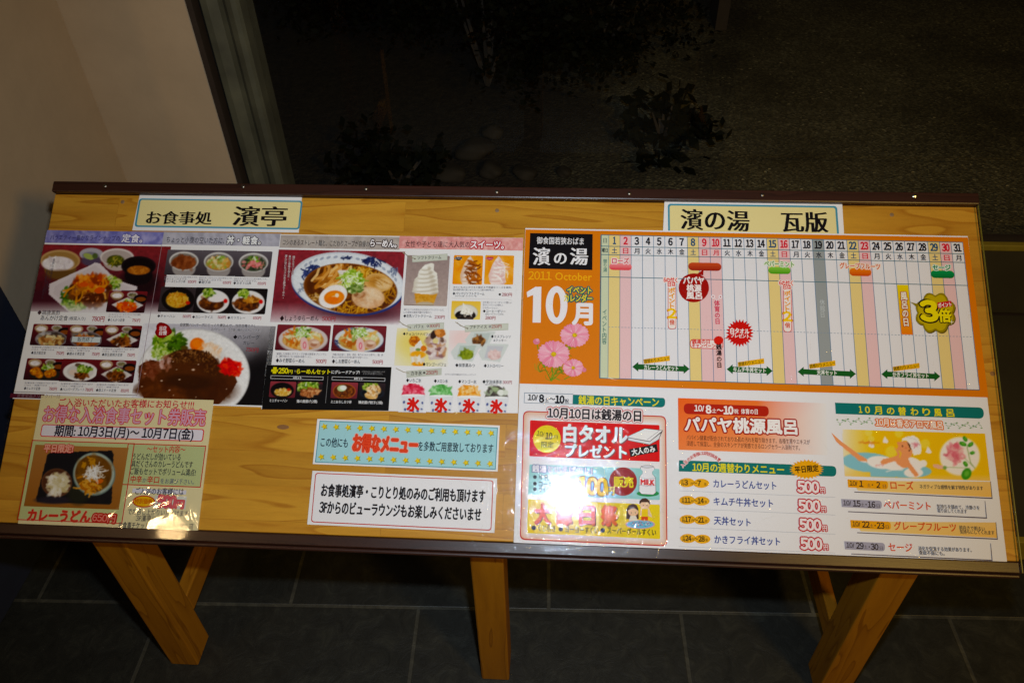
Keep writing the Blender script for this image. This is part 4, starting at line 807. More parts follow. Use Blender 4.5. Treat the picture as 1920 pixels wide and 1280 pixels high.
# ---------------------------------------------------------------- curry udon flyer
fly = poster('flyer', 'yellow laminated flyer with a photo of curry udon on a black tray', 'flyer', ((78, 741), (401, 750), (371, 994), (34, 981.5)), .0008, None, 'ece0b6')
ctx('E'); part('printed_panel'); p = Pic(224, 128, 1166, 850, .003, 100).grad('f0dfa0', 'f6efc4'); p.m = None
Rx(232, 276, 1108, 372, 'e0404a', 2, 14); Rx(236, 281, 1103, 367, 'f0eaf0', 3, 11)
Fr(178, 362, 668, 820, 5, 'c8342c', 3); Rx(184, 368, 662, 812, 'ccd09c', 2); Fr(700, 380, 1096, 622, 5, 'c8342c', 3); Rx(706, 386, 1090, 616, 'c8cf9e', 2)
Rx(726, 626, 1016, 660, 'e4e2ec', 2); Rx(848, 664, 1012, 740, 'dfe0d8', 2)
part('meal_photo', 'photo of curry udon and a rice bowl on a black tray'); p = Pic(196, 388, 650, 742, .0010, 101).grad('b4804c', 'a06a34')
p.poly([(280, 430), (612, 420), (622, 440), (612, 700), (600, 716), (205, 700), (200, 680), (262, 440)], '1c1a1e'); p.e(300, 690, 100, 20, '2c2630', .5); p.e(430, 650, 60, 60, '2a2a20', .6)
p.e(312, 595, 84, 78, '6c4630', .05); p.e(312, 594, 76, 70, '5a3624', .1); p.tex(316, 600, 56, 56, ['f0e8d0', 'e0d4b0', 'fbf6ea', 'd0c090'], 110, 7, 18)
p.e(516, 548, 116, 118, '7c8c84', .03); p.e(516, 546, 110, 112, 'b4c0b4', .05); p.e(512, 545, 100, 100, '6c4418', .08); p.tex(510, 550, 84, 84, ['7c5020', '5a3812', '94662c'], 60, 10, 30, .5); p.strands(475, 600, 40, 40, ['d08c34', 'e0a850', 'b8701c'], 30, 50, 9); p.e(545, 588, 22, 12, 'd8701c', .3, -.3); p.strands(510, 530, 40, 34, ['f4f0ea', 'ffffff', 'dcd4c8'], 70, 46, 4, .95); p.strands(490, 480, 40, 20, ['c89038'], 10, 30, 9); p.out(4)
part('lettering')
T('ご入浴いただいたお客様にお知らせ!!!', 325, 158, 1060, 172, 42, 'd03c4c', .012)
T('お得な入浴食事セット券販売', 242, 222, 1122, 244, 84, 'e2b0c4', .016, [(4, 'd84848')])
T('期間:10月3日(月)〜10月7日(金)', 303, 312, 1058, 332, 58, '241c30', .022)
T('平日限定!', 244, 408, 402, 410, 42, 'f0b4a0', .03, [(3, 'c84848')], l=7)
T('カレーうどん', 156, 772, 494, 782, 60, 'd04838', .04, [(2, 'e08070')]); T('650円', 508, 784, 632, 792, 44, 'd84c40', .05, [(6, 'c03830')]); T('650円', 508, 784, 632, 792, 44, 'e8a090', .0, l=8)
T('〜セット内容〜', 805, 412, 1014, 416, 36, 'd03c3c', .01); T('うどんだしが効いている', 726, 453, 988, 457, 36, '2c2840', .008); T('具だくさんのカレーうどんです', 720, 492, 1054, 498, 36, '2c2840', .008); T('ご飯もセットでボリューム満点!', 714, 532, 1070, 541, 36, '2c2840', .008)
T('中辛', 716, 576, 776, 578, 36, 'c83030', .015); T('か', 780, 582, 802, 583, 24, '4a4a80'); T('辛口', 806, 579, 870, 581, 36, 'c83030', .015); T('をお選び下さい。', 878, 586, 1060, 592, 27, '4a4a80')
T('ご入浴のお客様には', 742, 641, 1004, 646, 36, '242848', .01)
El(787, 697, 62, 33, 'c83828', 4); El(787, 697, 55, 27, 'f0c020', 5); T('特別価格', 738, 695, 834, 698, 27, 'd06020', .015, l=7); T('500', 862, 698, 960, 704, 58, 'e0707c', .04, [(3, 'd03c3c')]); T('円', 962, 712, 1004, 714, 44, 'e0707c', .03, [(3, 'd03c3c')])
T('でお召し上がりいただけます', 700, 752, 1030, 764, 31, '343450', .005); T('3F濱亭にて販売中', 744, 788, 968, 797, 33, '2c2c44', .006); T('お食事チケットはフロントでも購入可', 650, 826, 1056, 836, 33, '2c2c44', .008)
flush()
mb = MB(); n_ = 26; q_ = [at(*k) for k in ((75, 739), (402, 748), (371.5, 994), (31, 982))]
for j in range(n_ + 1):
    for i in range(n_ + 1):
        u, v = i / n_, j / n_; p_ = (q_[0] * (1 - u) + q_[1] * u) * (1 - v) + (q_[3] * (1 - u) + q_[2] * u) * v
        z_ = .0031 + .00035 * math.sin(9 * u + 5 * v) * v + .0003 * math.sin(17 * u - 6 * v + 1) * v * v
        mb.v.append((p_[0] - cur.a0, p_[1] - cur.b0, z_))
mb.f = [(j * (n_ + 1) + i, (j + 1) * (n_ + 1) + i, (j + 1) * (n_ + 1) + i + 1, j * (n_ + 1) + i + 1) for j in range(n_) for i in range(n_)]
mb.build('laminate', 'laminate', fly, smooth=True)

# ---------------------------------------------------------------- two notices
poster('notice', 'pale blue notice with two rows of yellow stars about many good value menus', 'notice', ((595, 785), (937, 797.5), (933, 883.5), (586.5, 869.5)), .0002)
ctx('F'); part('printed_panel'); Q([(348, 140), (1320, 178), (1308, 408), (322, 368)], '5f9cae', 1); Q([(351, 145), (1315, 182), (1304, 403), (327, 364)], 'b4dde2', 2)
part('stars')
for k in range(15):
    for x0, y0, x1, y1 in ((373, 172, 1282, 208), (356, 337, 1276, 374)):
        u = k / 14; x, y = x0 + (x1 - x0) * u, y0 + (y1 - y0) * u
        pts = [((17 if t % 2 == 0 else 8.5), t * math.pi / 5 - 1.9) for t in range(10)]
        Q([(x + 2 + 1.18 * r * math.cos(a), y + 2 + 1.18 * r * math.sin(a)) for r, a in pts], '8c9c4c', 3); Q([(x + r * math.cos(a), y + r * math.sin(a)) for r, a in pts], 'ecd044', 4)
part('lettering'); T('この他にも', 355, 258, 502, 264, 50, '2c3844', .012); part('lettering'); T('お得なメニュー', 532, 262, 880, 276, 92, 'e85c40', .022, [(7, 'f4b8a8'), (3, 'd84030')]); part('lettering'); T('を多数ご用意致しております', 886, 280, 1294, 294, 50, '2c3844', .012)
poster('notice', 'white notice with a thin red frame and two lines of black writing about the lounge', 'notice', ((586, 882), (932, 896.5), (927, 998.5), (576, 982.5)), .0002)
part('printed_frame'); 
def fquad(q, w, c, l):
    P_ = [np.array(k, float) for k in q]; m = sum(P_) / 4; i = [k + (m - k) * np.array([w / abs(m - k)[0], w / abs(m - k)[1]]) for k in P_]
    for a in range(4): Q([P_[a], P_[(a + 1) % 4], i[(a + 1) % 4], i[a]], c, l)
def rquad(TL, TR, BR, BL, r):                         # rounded quad outline in ctx points
    P_ = [np.array(k, float) for k in (TL, TR, BR, BL)]; o = []
    for i in range(4):
        p_, a, b = P_[i], P_[i - 1], P_[(i + 1) % 4]; s, e = p_ + (a - p_) / np.linalg.norm(a - p_) * r, p_ + (b - p_) / np.linalg.norm(b - p_) * r
        o += [tuple((1 - t) ** 2 * s + 2 * t * (1 - t) * p_ + t * t * e) for t in np.linspace(0, 1, 7)]
    return o
Q(rquad((324, 424), (1296, 466), (1284, 740), (300, 694), 18), 'c84440', 1); Q(rquad((328.5, 429), (1291, 470), (1279.5, 734.5), (305, 689), 15), 'f4f2f4', 2)
part('lettering'); T('お食事処濱亭・こりとり処のみのご利用も頂けます', 358, 520, 1250, 554, 66, '241e22', .026); part('lettering'); T('3Fからのビューラウンジもお楽しみくださいませ', 348, 612, 1228, 654, 66, '241e22', .026)

# ---------------------------------------------------------------- calendar poster
poster('calendar_poster', 'large white poster with an orange October event calendar above panels of bath campaigns', 'poster', ((985, 428), (1814, 443), (1889, 1063), (963, 1019.5)), .0009, None, 'f1f0f3')
ORA = 'df890c'
ctx('P'); part('calendar_ground'); Q([(985.3, 430.5), (1814, 445.5), (1852.6, 745), (974.4, 719)], ORA, 0)
ctx('C'); part('logo_panel', 'black panel with the white brush lettering of the bath house'); Q([(104, 297), (461, 303), (459, 508), (95, 499)], '181418', 2)
T('御食国若狭おばま', 142, 340, 410, 346, 42, 'f0eef0', .012); T('濱', 122, 432, 216, 432, 104, 'f6f4f6', st='m'); T('の', 242, 442, 310, 442, 78, 'f6f4f6', st='m'); T('湯', 334, 432, 432, 434, 100, 'f6f4f6', st='m')
part('month_heading'); T('2011 October', 94, 540, 456, 548, 46, 'f4b84a', .012)
Q([(84, 634), (134, 604), (168, 604), (164, 808), (118, 808), (121, 650), (88, 664)], 'f6f2f4', 5)
def ring_(cx, cy, rx, ry, wx, wy, c, l):
    n = 40; P_ = [bp(cx + rx * math.cos(t * 6.2832 / n), cy + ry * math.sin(t * 6.2832 / n)) for t in range(n)] + [bp(cx + (rx - wx) * math.cos(t * 6.2832 / n), cy + (ry - wy) * math.sin(t * 6.2832 / n)) for t in range(n)]
    add(P_, [((j + 1) % n, j, j + n, (j + 1) % n + n) for j in range(n)], lin(c), l)
ring_(255, 708, 62, 108, 40, 36, 'f6f2f4', 5)
T('月', 348, 758, 456, 760, 126, 'f6f2f4', .045, l=5)
T('イベント', 316, 622, 454, 626, 44, 'f0d858', .03, [(7, '1f6f70')]); T('カレンダー', 298, 668, 458, 672, 44, 'f0d858', .03, [(7, '1f6f70')])
part('cosmos_picture', 'picture of three pink cosmos flowers')
def stem(p, w=5, c='7c9c34'): Ln(p, w, c, 3)
for p in ([(228, 1140), (232, 1080), (238, 1000)], [(230, 1130), (290, 1010), (330, 930), (350, 890)], [(224, 1140), (180, 1050), (150, 960), (142, 925)], [(236, 1130), (280, 1090), (340, 1064)], [(300, 1130), (360, 1100), (412, 1080)]): stem(p)
rs = random.Random(5)
for (x, y) in ((220, 1140), (180, 1060), (300, 1000), (290, 1090), (330, 960), (250, 1100), (160, 1090)):
    for k in range(8):
        a = rs.uniform(-2.8, -.3); l = rs.uniform(28, 62); stem([(x, y), (x + l * .6 * math.cos(a), y + l * .6 * math.sin(a)), (x + l * math.cos(a + .4), y + l * math.sin(a + .4))], 2.6, rs.choice(('7c9c34', '5f8428', '93ac48')))
def cosmos(cx, cy, r, n, ph, sq):
    for k in range(n):
        a = ph + k * 6.2832 / n; w = r * .36; px_, py_ = -math.sin(a), math.cos(a); pts = []
        for u, v in ((.1, 0), (.45, .75), (.8, 1), (.98, .7), (.93, .35), (1.02, .12), (.93, -.2), (1.0, -.55), (.82, -1), (.45, -.75)): pts.append((cx + r * u * math.cos(a) + w * v * px_, cy + (r * u * math.sin(a) + w * v * py_) * sq))
        Q(pts, ('f0a4b8', 'f4b4c4', 'ec96ae')[k % 3], 4)
        for v in (-.4, 0, .4): Ln([(cx + r * .3 * math.cos(a), cy + r * .3 * math.sin(a) * sq), (cx + r * .9 * math.cos(a) + w * v * px_, cy + (r * .9 * math.sin(a) + w * v * py_) * sq)], 2, 'f8d0da', 5)
    El(cx, cy, r * .17, r * .15, 'd8b820', 6, 14); rs_ = random.Random(int(cx))
    for k in range(14): El(cx + rs_.gauss(0, r * .08), cy + rs_.gauss(0, r * .07), 2.4, 2.4, rs_.choice(('f0d840', 'a88a18', 'e8c828')), 7, 6)
cosmos(358, 880, 84, 8, .2, .82); cosmos(238, 988, 92, 8, .5, .85); cosmos(350, 1066, 60, 8, .1, .85); El(140, 916, 19, 17, 'e08ca0', 4, 14); El(146, 908, 10, 9, 'f0b0c0', 5, 10); El(412, 1078, 13, 12, 'e08ca0', 4, 12)

# the grid of 31 days
g0 = at(1127, 441); g1 = at(1804, 455); gl = at(1141.6, 441)[0]; dayw = (g1[0] - gl) / 31
def gy(y): return at(960 + 508 / 3.048, 340 + y / 3.048)[1] - .5 * 0
rowy = [gy(k) for k in (308, 372, 420, 547, 832, 1125)]
slope = (at(1804, 455)[1] - g0[1]) / (g1[0] - g0[0])
def GB(a0, a1, b0, b1, c, l):
    P_ = [(a0, b1 + slope * (a0 - g0[0])), (a1, b1 + slope * (a1 - g0[0])), (a1, b0 + slope * (a1 - g0[0])), (a0, b0 + slope * (a0 - g0[0]))]
    t, bt = (lin(c[0]), lin(c[1])) if isinstance(c, tuple) else (lin(c), lin(c))
    add(P_, [(0, 1, 2, 3)], [t, t, bt, bt], l)
def D(i): return gl + dayw * (i - 1)                   # left edge of day i
part('calendar_grid'); top, bot = rowy[0], rowy[-1]
GB(g0[0], g1[0], top, bot, 'efedf0', 2); GB(g0[0], gl, top, bot, 'd6dcc0', 3)
WD = '土日月火水木金'
for i in range(1, 32):
    w = (i - 1) % 7; c = {0: 'efd99c', 1: 'efcdce'}.get(w)
    if i == 10: c = 'efcdce'
    if i == 19: c = 'a4a8a8'
    if c: GB(D(i), D(i + 1), top, bot, c, 3)
GB(D(26), D(27), rowy[3] - .0015, rowy[4] + .001, ('ee8a10', 'f0dc10'), 4)
lw = .0009
for i in range(1, 33): GB(D(i) - lw / 2, D(i) + lw / 2, top, bot, '6a88a4', 5)
GB(g0[0] - lw, g0[0] + lw, top, bot, '4f7a88', 5)
for y in (rowy[0], rowy[1], rowy[2], rowy[3], rowy[5]): GB(g0[0], g1[0], y - lw * .7, y + lw * .7, '4f7a88', 6)
a = gl
while a < g1[0] - .004: GB(a, a + .003, rowy[4] - lw / 2, rowy[4] + lw / 2, '90a0b0', 6); a += .0055
def GT(s, a, b, w, h, c, bo=0):                        # lettering centred at board (a, b)
    global cx_
    b = b + slope * (a - g0[0]); keep = cx_; ctx('P')
    v, f = glyphs(s, 0, 2); num = s.isdigit(); xa, xb = v[:, 0].min(), v[:, 0].max(); sx = w / (xb - xa); H = h / (.70 if num else .9)
    off = [(0, 0)] + [(bo * h * math.cos(t * 1.0472), bo * h * math.sin(t * 1.0472)) for t in range(6)] if bo else [(0, 0)]
    for i, (dx, dy) in enumerate(off): add(np.column_stack([a - w / 2 + (v[:, 0] - xa) * sx + dx, b + (v[:, 1] - (.345 if num else .36)) * H + dy]), f, lin(c), 7, i * 5e-6)
    cx_ = keep
part('day_numbers'); m1, m2 = (rowy[0] + rowy[1]) / 2, (rowy[1] + rowy[2]) / 2
for i in range(1, 32):
    w = (i - 1) % 7; c = {0: '3c6080', 1: 'd83848'}.get(w, '241e22'); c = 'd83848' if i == 10 else c
    GT(str(i), (D(i) + D(i + 1)) / 2, m1, 0.0045 if i == 1 else (.0068 if i < 10 else .0118), .0125, c, .055); GT(WD[w], (D(i) + D(i + 1)) / 2, m2, .0088, .0105, c, .02)
GT('日', (g0[0] + gl) / 2, m1, .006, .009, '4a5450'); GT('曜日', (g0[0] + gl) / 2, m2, .0098, .008, '3a4440', .02)
ctx('C'); TV('替り湯', 532, 446, 532, 520, 24, '4f7f78', .01); TV('イベント内容', 529, 732, 527, 932, 28, '4f7f78', .01)
part('bath_markers')
def pill(x0, y0, x1, y1, c, l=6): Rx(x0, y0, x1, y1, c, l, (y1 - y0) / 2.05)
pill(556, 470, 684, 510, ('f4a0a4', 'e04850')); T('ローズ', 572, 456, 668, 458, 36, 'd86068', .03, [(5, 'fbe8e8'), (0, 'fbe8e8')], l=8)
pill(1006, 465, 1196, 514, ('d0603c', 'a02a14')); Q([(1058, 530), (1094, 505), (1092, 540)], 'a8241c', 6); El(1038, 610, 87, 83, 'a8241c', 6)
T('パパヤ', 978, 568, 1096, 570, 44, 'fbf2f0', .035, l=8); T('桃源', 998, 612, 1080, 614, 42, 'fbf2f0', .035, l=8); T('風呂', 996, 654, 1084, 656, 42, 'fbf2f0', .035, l=8)
ctx('D'); pill(122, 490, 250, 532, ('9ad060', '58a02c')); T('ペパーミント', 100, 472, 268, 478, 36, '6ca044', .02, [(5, 'eef4e0')], l=8)
pill(584, 498, 712, 544, ('f09040', 'd0580c')); T('グレープフルーツ', 530, 484, 760, 490, 36, 'd86020', .02, [(5, 'fbeadc')], l=8)
pill(1048, 510, 1186, 556, ('20a060', '087840')); T('セージ', 1060, 494, 1162, 496, 36, '2c9060', .03, [(5, 'e8f4ea')], l=8)
part('event_markers')
def points2(c, x, y):                                  # double points on days with a 6
    ctx(c); Q(rquad((x + 22, y + 40), (x + 68, y + 41), (x + 70, y + 292), (x + 22, y + 291), 20), 'd84030', 6); Q(rquad((x + 25, y + 44), (x + 65, y + 45), (x + 67, y + 288), (x + 25, y + 287), 17), 'f8eee8', 7)
    T('6の付く', x - 2, y + 10, x + 76, y + 12, 30, 'e04030', .03, [(5, 'fbf0ea')], l=8); T('日は', x + 22, y + 34, x + 66, y + 34, 28, 'e04030', .03, [(5, 'fbf0ea')], l=8)
    TV('ポイント', x + 44, y + 56, x + 46, y + 174, 40, 'f0a818', .05, [(5, 'd04028')], l=8); T('2', x + 22, y + 202, x + 68, y + 203, 52, 'f8d010', .05, [(4, 'd06010')], l=8); T('倍', x + 32, y + 252, x + 60, y + 252, 30, 'd85828', .03, l=8)
points2('C', 868, 555); points2('D', 186, 572)
ctx('C'); TV('体育の日', 1170, 680, 1174, 818, 33, 'd85c70', .03); El(1148, 660, 11, 11, 'f6eef0', 6); El(1148, 660, 4, 4, 'c03040', 7, 10); El(1190, 661, 11, 11, 'f6eef0', 6); El(1190, 661, 4, 4, 'c03040', 7, 10); Ln([(1156, 668), (1168, 682)], 3, 'f6eef0', 6); Ln([(1182, 668), (1172, 682)], 3, 'f6eef0', 6)
Q(rquad((1016, 902), (1206, 905), (1206, 960), (1016, 955), 24), 'd84030', 6); Q(rquad((1020, 906), (1202, 909), (1202, 956), (1020, 951), 21), 'f8eae6', 7); T('銭湯の日', 1028, 916, 1128, 918, 26, 'd84030', .03, l=8); T('キャンペーン', 1028, 938, 1160, 942, 26, 'd84030', .03, l=8)
El(1179, 910, 27, 25, 'd8341c', 8); TV('銭湯の日', 1180, 930, 1184, 1068, 32, '281c20', .035, [(5, 'f4c8c4')], l=9, h=32)
Q([(1206, 902), (1250, 880), (1254, 894)], 'd03020', 6); Bst(1300, 868, 62, 80, 24, 'd02c1c', 7); T('白タオル', 1246, 854, 1354, 860, 32, 'fbf2f0', .035, l=9); T('プレゼント', 1250, 882, 1354, 888, 24, 'fbf2f0', .03, l=9)
ctx('D'); TV('休館日', 430, 676, 432, 780, 30, 'd0d4d4', 0); TV('風呂の日', 894, 632, 910, 830, 38, 'f6efe0', .03, [(4, 'b04c14')])
p_ = [(1075 + (102 + 16 * abs(math.sin(4.0 * t))) * math.cos(t), 752 + (96 + 24 * abs(math.sin(4.0 * t))) * math.sin(t)) for t in np.linspace(0, 6.2, 90)]
Q([(x + 5, y + 6) for x, y in p_], '6a5810', 6); Q(p_, '9c8a1c', 7); Q([(1075 + (x - 1075) * .9, 752 + (y - 752) * .9) for x, y in p_], 'c8b430', 8); Q([(932, 690), (985, 705), (985, 735)], '9c8a1c', 7)
Bst(1168, 806, 3, 17, 4, 'f8f4d8', 10)
T('3', 994, 744, 1082, 746, 108, 'f4e418', .06, [(9, '241c10')], l=10); T('倍', 1094, 770, 1162, 772, 74, 'f4e418', .04, [(6, '241c10')], l=10)
Q([(1086, 694), (1164, 684), (1170, 714), (1090, 728)], 'cc3038', 9); T('ポイント', 1092, 712, 1166, 704, 27, 'fbf2ee', .03, l=10)
part('menu_arrows')
def arrow(c, x0, x1, y, txt, tx0, tx1, lx0, lx1, ly):
    ctx(c); d = (x1 - x0) * .035; f = lambda x: y + (x - x0) * .038
    Q([(x0, f(x0)), (x0 + 34, f(x0) - 28), (x0 + 34, f(x0) - 15), (x1 - 34, f(x1) - 15), (x1 - 34, f(x1) - 28), (x1, f(x1)), (x1 - 34, f(x1) + 28), (x1 - 34, f(x1) + 15), (x0 + 34, f(x0) + 15), (x0 + 34, f(x0) + 28)], '24622c', 6)
    T(txt, tx0, f(tx0), tx1, f(tx1), 28, 'f4f6f0', .025, l=8)
    Q([(lx0, ly), (lx1 - 2, ly - 22), (lx1, ly + 8), (lx0 + 4, ly + 26)], 'f0bc20', 7); T('週替わりメニュー', lx0 + 4, ly + 13, lx1 - 4, ly - 7, 23, '50400c', .01, l=9)
arrow('C', 687, 1014, 1060, 'カレーうどんセット', 754, 948, 750, 902, 1018); arrow('C', 1226, 1488, 1074, 'キムチ牛丼セット', 1264, 1448, 1288, 1440, 1034)
arrow('D', 290, 622, 1088, '天丼セット', 400, 512, 354, 506, 1046); arrow('D', 768, 1104, 1102, 'かきフライ丼セット', 832, 1036, 832, 986, 1060)

TEAL = '1c7c78'
part('campaign_panel', 'red framed panel of the bath day campaign with towel, milk bottle and festival'); ctx('G')
Rx(70, 48, 348, 116, '8898a8', 1); Rx(73, 52, 348, 113, 'f2f1f4', 2); T('10/', 92, 76, 146, 78, 30, '1c1820', .03); T('8', 156, 84, 182, 84, 40, '1c1820', .05); T('土', 188, 92, 210, 92, 24, '1c1820', .02); T('〜', 214, 86, 246, 86, 36, '1c1820', .03); T('10', 248, 88, 298, 90, 40, '1c1820', .05); T('祝', 302, 98, 324, 98, 24, '1c1820', .02)
Q([(348, 60)] + rquad((348, 60), (876, 76), (874, 134), (346, 116), 28)[9:21] + [(346, 116)], TEAL, 2); T('銭湯の日キャンペーン', 380, 92, 838, 106, 50, 'f0e43c', .018)
o1 = rquad((64, 152), (880, 182), (888, 926), (44, 888), 34); o2 = rquad((70, 158), (874, 188), (882, 919), (50, 881), 30); o3 = rquad((112, 204), (838, 228), (844, 876), (92, 840), 20)
Q(o1, 'c8302c', 1); Q(o2, 'f0dcd0', 2); n_ = len(o2); P_ = [bp(*q) for q in o2] + [bp(*q) for q in o3]
add(P_, [((j + 1) % n_, j, j + n_, (j + 1) % n_ + n_) for j in range(n_)], [lin('e8c0a8')] * n_ + [lin('f4f0f0')] * n_, 3); Q(o3, 'f4f0f2', 4)
T('10月10日は銭湯の日', 204, 164, 736, 184, 62, '241c24', .03, [(11, 'c8302c'), (7, 'f4e8e8')], l=7)
Q(rquad((103, 206), (842, 234), (844, 444), (99, 412), 8), 'dc2c28', 5); El(200, 314, 79, 79, 'f0dc18', 6); T('10/', 142, 280, 184, 288, 26, '3c3010', .01, l=8); T('10', 192, 296, 230, 298, 34, '3c3010', .03, l=8); T('月', 236, 302, 262, 303, 20, '3c3010', l=8); T('限定', 168, 346, 238, 348, 34, '3c3010', .01, l=8)
def sh(s, x0, y0, x1, y1, h): T(s, x0 + 6, y0 + 6, x1 + 6, y1 + 6, h, '8c5058', .04, l=6); T(s, x0, y0, x1, y1, h, 'f8f4f6', .04, l=8)
sh('白タオル', 296, 282, 656, 294, 98); sh('プレゼント', 304, 380, 652, 392, 72)
Q([(660, 298), (758, 252), (862, 264), (838, 318), (786, 348), (660, 322)], '504448', 6); Q([(663, 299), (758, 255), (858, 266), (786, 326), (664, 304)], 'f6f4f4', 7); Q([(665, 308), (786, 330), (850, 280), (836, 316), (785, 344), (663, 320)], 'eceaec', 7); Ln([(770, 318), (840, 268)], 2, '888088', 8)
Q([(668, 372), (826, 342), (834, 386), (676, 416)], '241c1c', 7); T('大人のみ', 684, 390, 816, 370, 36, 'f6f4f4', .03, l=9)
Q(rquad((100, 458), (842, 484), (844, 662), (92, 632), 8), 'a8d8d8', 5)
T('銭湯といえばコレ!', 116, 482, 458, 496, 40, 'f6f4fa', .03, [(4, '4c5a98')], l=7)
for y, s, x1 in ((530, '牛乳', 212), (568, 'コーヒー牛乳', 320), (600, 'サイダー', 236)): El(131, y, 11, 11, '1c2430', 6, 16); T(s, 154, y + 2, x1, y + 4, 32, '1c2430', .025, l=7)
El(634, 556, 80, 82, 'a02c20', 6); T('販売', 582, 558, 692, 562, 58, 'f0dc40', .035, l=8); T('各', 344, 600, 368, 601, 30, '6c3c50', .02, l=8); T('100', 378, 578, 540, 592, 84, 'f0d020', .05, [(6, '6c3c28')], l=8); T('円', 544, 608, 584, 610, 46, 'f0d020', .02, [(4, '6c3c28')], l=8)
part('milk_bottle', 'drawing of a milk bottle'); El(776, 624, 64, 18, '3c9c5c', 6)
bt = [(738, 470), (808, 472), (812, 486), (800, 500), (800, 512), (818, 534), (820, 618), (806, 630), (740, 626), (726, 612), (728, 530), (746, 510), (746, 496), (734, 484)]
Q([(773 + (x - 773) * 1.05, 550 + (y - 550) * 1.025) for x, y in bt], '48404c', 7); Q(bt, 'f3f2f6', 8); El(773, 471, 34, 8, '48404c', 9); El(773, 471, 31, 6, 'e4e4ec', 10); Ln([(728, 532), (772, 541), (819, 537)], 2, '8c8490', 10); Ln([(728, 576), (772, 582), (820, 578)], 2, '8c8490', 10); T('MILK', 736, 558, 812, 562, 30, 'd83030', .05, l=10)
part('festival_panel', 'yellow festival panel with two cartoon children at a paddling pool'); Q(rquad((92, 656), (844, 688), (846, 884), (86, 850), 8), 'f0d812', 5)
for s, x0, x1, y in (('大', 132, 216, 742), ('縁', 256, 340, 746), ('日', 386, 468, 748), ('祭', 510, 600, 752)): T(s, x0 + 5, y + 5, x1 + 5, y + 6, 108, '7c4020', .05, l=7); T(s, x0, y, x1, y + 1, 108, 'e87824', .05, l=9)
for x, y, s, x1 in ((124, 820, 'くじ引き', 248), (279, 827, 'ヨーヨーすくい', 495), (518, 834, 'スーパーボールすくい', 822)): El(x, y, 13, 13, '28241c', 7, 18); T(s, x + 26, y + 1, x1, y + (x1 - x) * .045, 36, '28241c', .02, l=7)
El(732, 800, 84, 26, 'd8a8b4', 6); El(732, 800, 76, 22, '88c4dc', 7); r_ = random.Random(2)
for k in range(46): a, d = r_.uniform(0, 6.28), math.sqrt(r_.random()); El(732 + 62 * d * math.cos(a), 798 + 15 * d * math.sin(a), 3.2, 2.6, r_.choice(('2c5c8c', 'f4f8fa', 'd86878', '3c80b0')), 8, 7)
SK = 'f4d0ac'; HR = '54382c'
Q([(652, 770), (655, 710), (668, 690), (690, 682), (712, 690), (722, 712), (724, 770)], HR, 7); El(692, 726, 30, 27, SK, 8); Q([(660, 722), (664, 696), (690, 686), (716, 698), (722, 724), (700, 708), (680, 710)], HR, 9, ); Q([(676, 752), (708, 752), (718, 780), (666, 780)], 'f0e8d8', 8)
Q([(734, 708), (782, 708), (800, 760), (776, 752), (776, 780), (740, 780), (738, 748), (728, 756)], SK, 7); Q([(740, 712), (776, 712), (776, 758), (740, 758)], 'f0d040', 8); Q([(738, 756), (776, 756), (776, 778), (760, 778), (757, 768), (752, 778), (738, 776)], 'd85c20', 8)
El(758, 684, 30, 28, SK, 8); Q([(726, 690), (728, 666), (744, 652), (764, 650), (784, 662), (790, 690), (776, 674), (740, 674)], HR, 9)
for x, y in ((682, 734), (704, 734), (750, 692), (770, 692)): El(x, y, 2.6, 3.4, '3c2824', 10, 8)
for x, y in ((676, 742), (710, 742), (744, 700), (776, 700)): El(x, y, 4, 2.6, 'f0a090', 10, 8)

part('papaya_panel', 'orange panel fading to the right about the papaya bath'); ctx('P'); P_ = [(1271, 746), (1420, 751), (1549, 756), (1551, 853), (1420, 848), (1272, 843)]
for (i, j, k, l_) , cs in (((0, 1, 4, 5), ('f0743c', 'f0844a', 'f4a878', 'f0905c')), ((1, 2, 3, 4), ('f0844a', 'f2f0f0', 'f2f0f0', 'f4a878'))): Q([P_[i], P_[j], P_[k], P_[l_]], list(cs), 1)
ctx('G'); Q(rquad((980, 110), (1466, 126), (1466, 186), (982, 170), 28), 'b8321c', 3); T('10/', 1042, 138, 1096, 140, 32, 'fbf2ee', .03); T('8', 1108, 146, 1136, 146, 42, 'fbf2ee', .05); T('土', 1142, 152, 1166, 153, 26, 'fbf2ee', .02); T('〜', 1170, 150, 1206, 151, 38, 'fbf2ee', .03); T('10', 1210, 150, 1262, 152, 42, 'fbf2ee', .05); T('祝', 1268, 156, 1292, 157, 26, 'fbf2ee', .02); T('体育の日', 1308, 156, 1402, 159, 30, 'fbf2ee', .02)
T('パパヤ桃源風呂', 988, 230, 1625, 248, 82, 'fbf6f4', .038, [(8, 'b03020')], l=7)
ctx('P'); T('パパイン酵素が配合されておりお肌の汚れを取り除きます。各種生薬やエキスが', 1287, 820, 1518, 829, 9.5, '6c3c24'); T('浸透して保湿し、全身のスキンケアが実感できるロングセラー入浴剤です。', 1287, 831, 1499, 839.5, 9.5, '6c3c24')
part('weekly_menu', 'weekly set menu list with prices of 500 yen'); ctx('G'); Q(rquad((954, 434), (1850, 470), (1850, 524), (952, 498), 3)[:7] + rquad((954, 434), (1852, 468), (1852, 528), (952, 498), 27)[7:21] + [(952, 498)], TEAL, 2)
s_ = '入浴のお客様には特別価格!'
for i, ch in enumerate(s_):
    u = i / (len(s_) - 1); x = 975 + 206 * u; y = 464 - 4 * 52 * u * (1 - u) - 32 * u; an = math.atan2(-4 * 52 * (1 - 2 * u) - 32, 206); T(ch, x - 9 * math.cos(an), y - 9 * math.sin(an), x + 9 * math.cos(an), y + 9 * math.sin(an), 20, 'c85858', .02, [(3, 'f4e4e4')])
T('10月の週替わりメニュー', 1030, 474, 1552, 490, 50, 'f0e43c', .02)
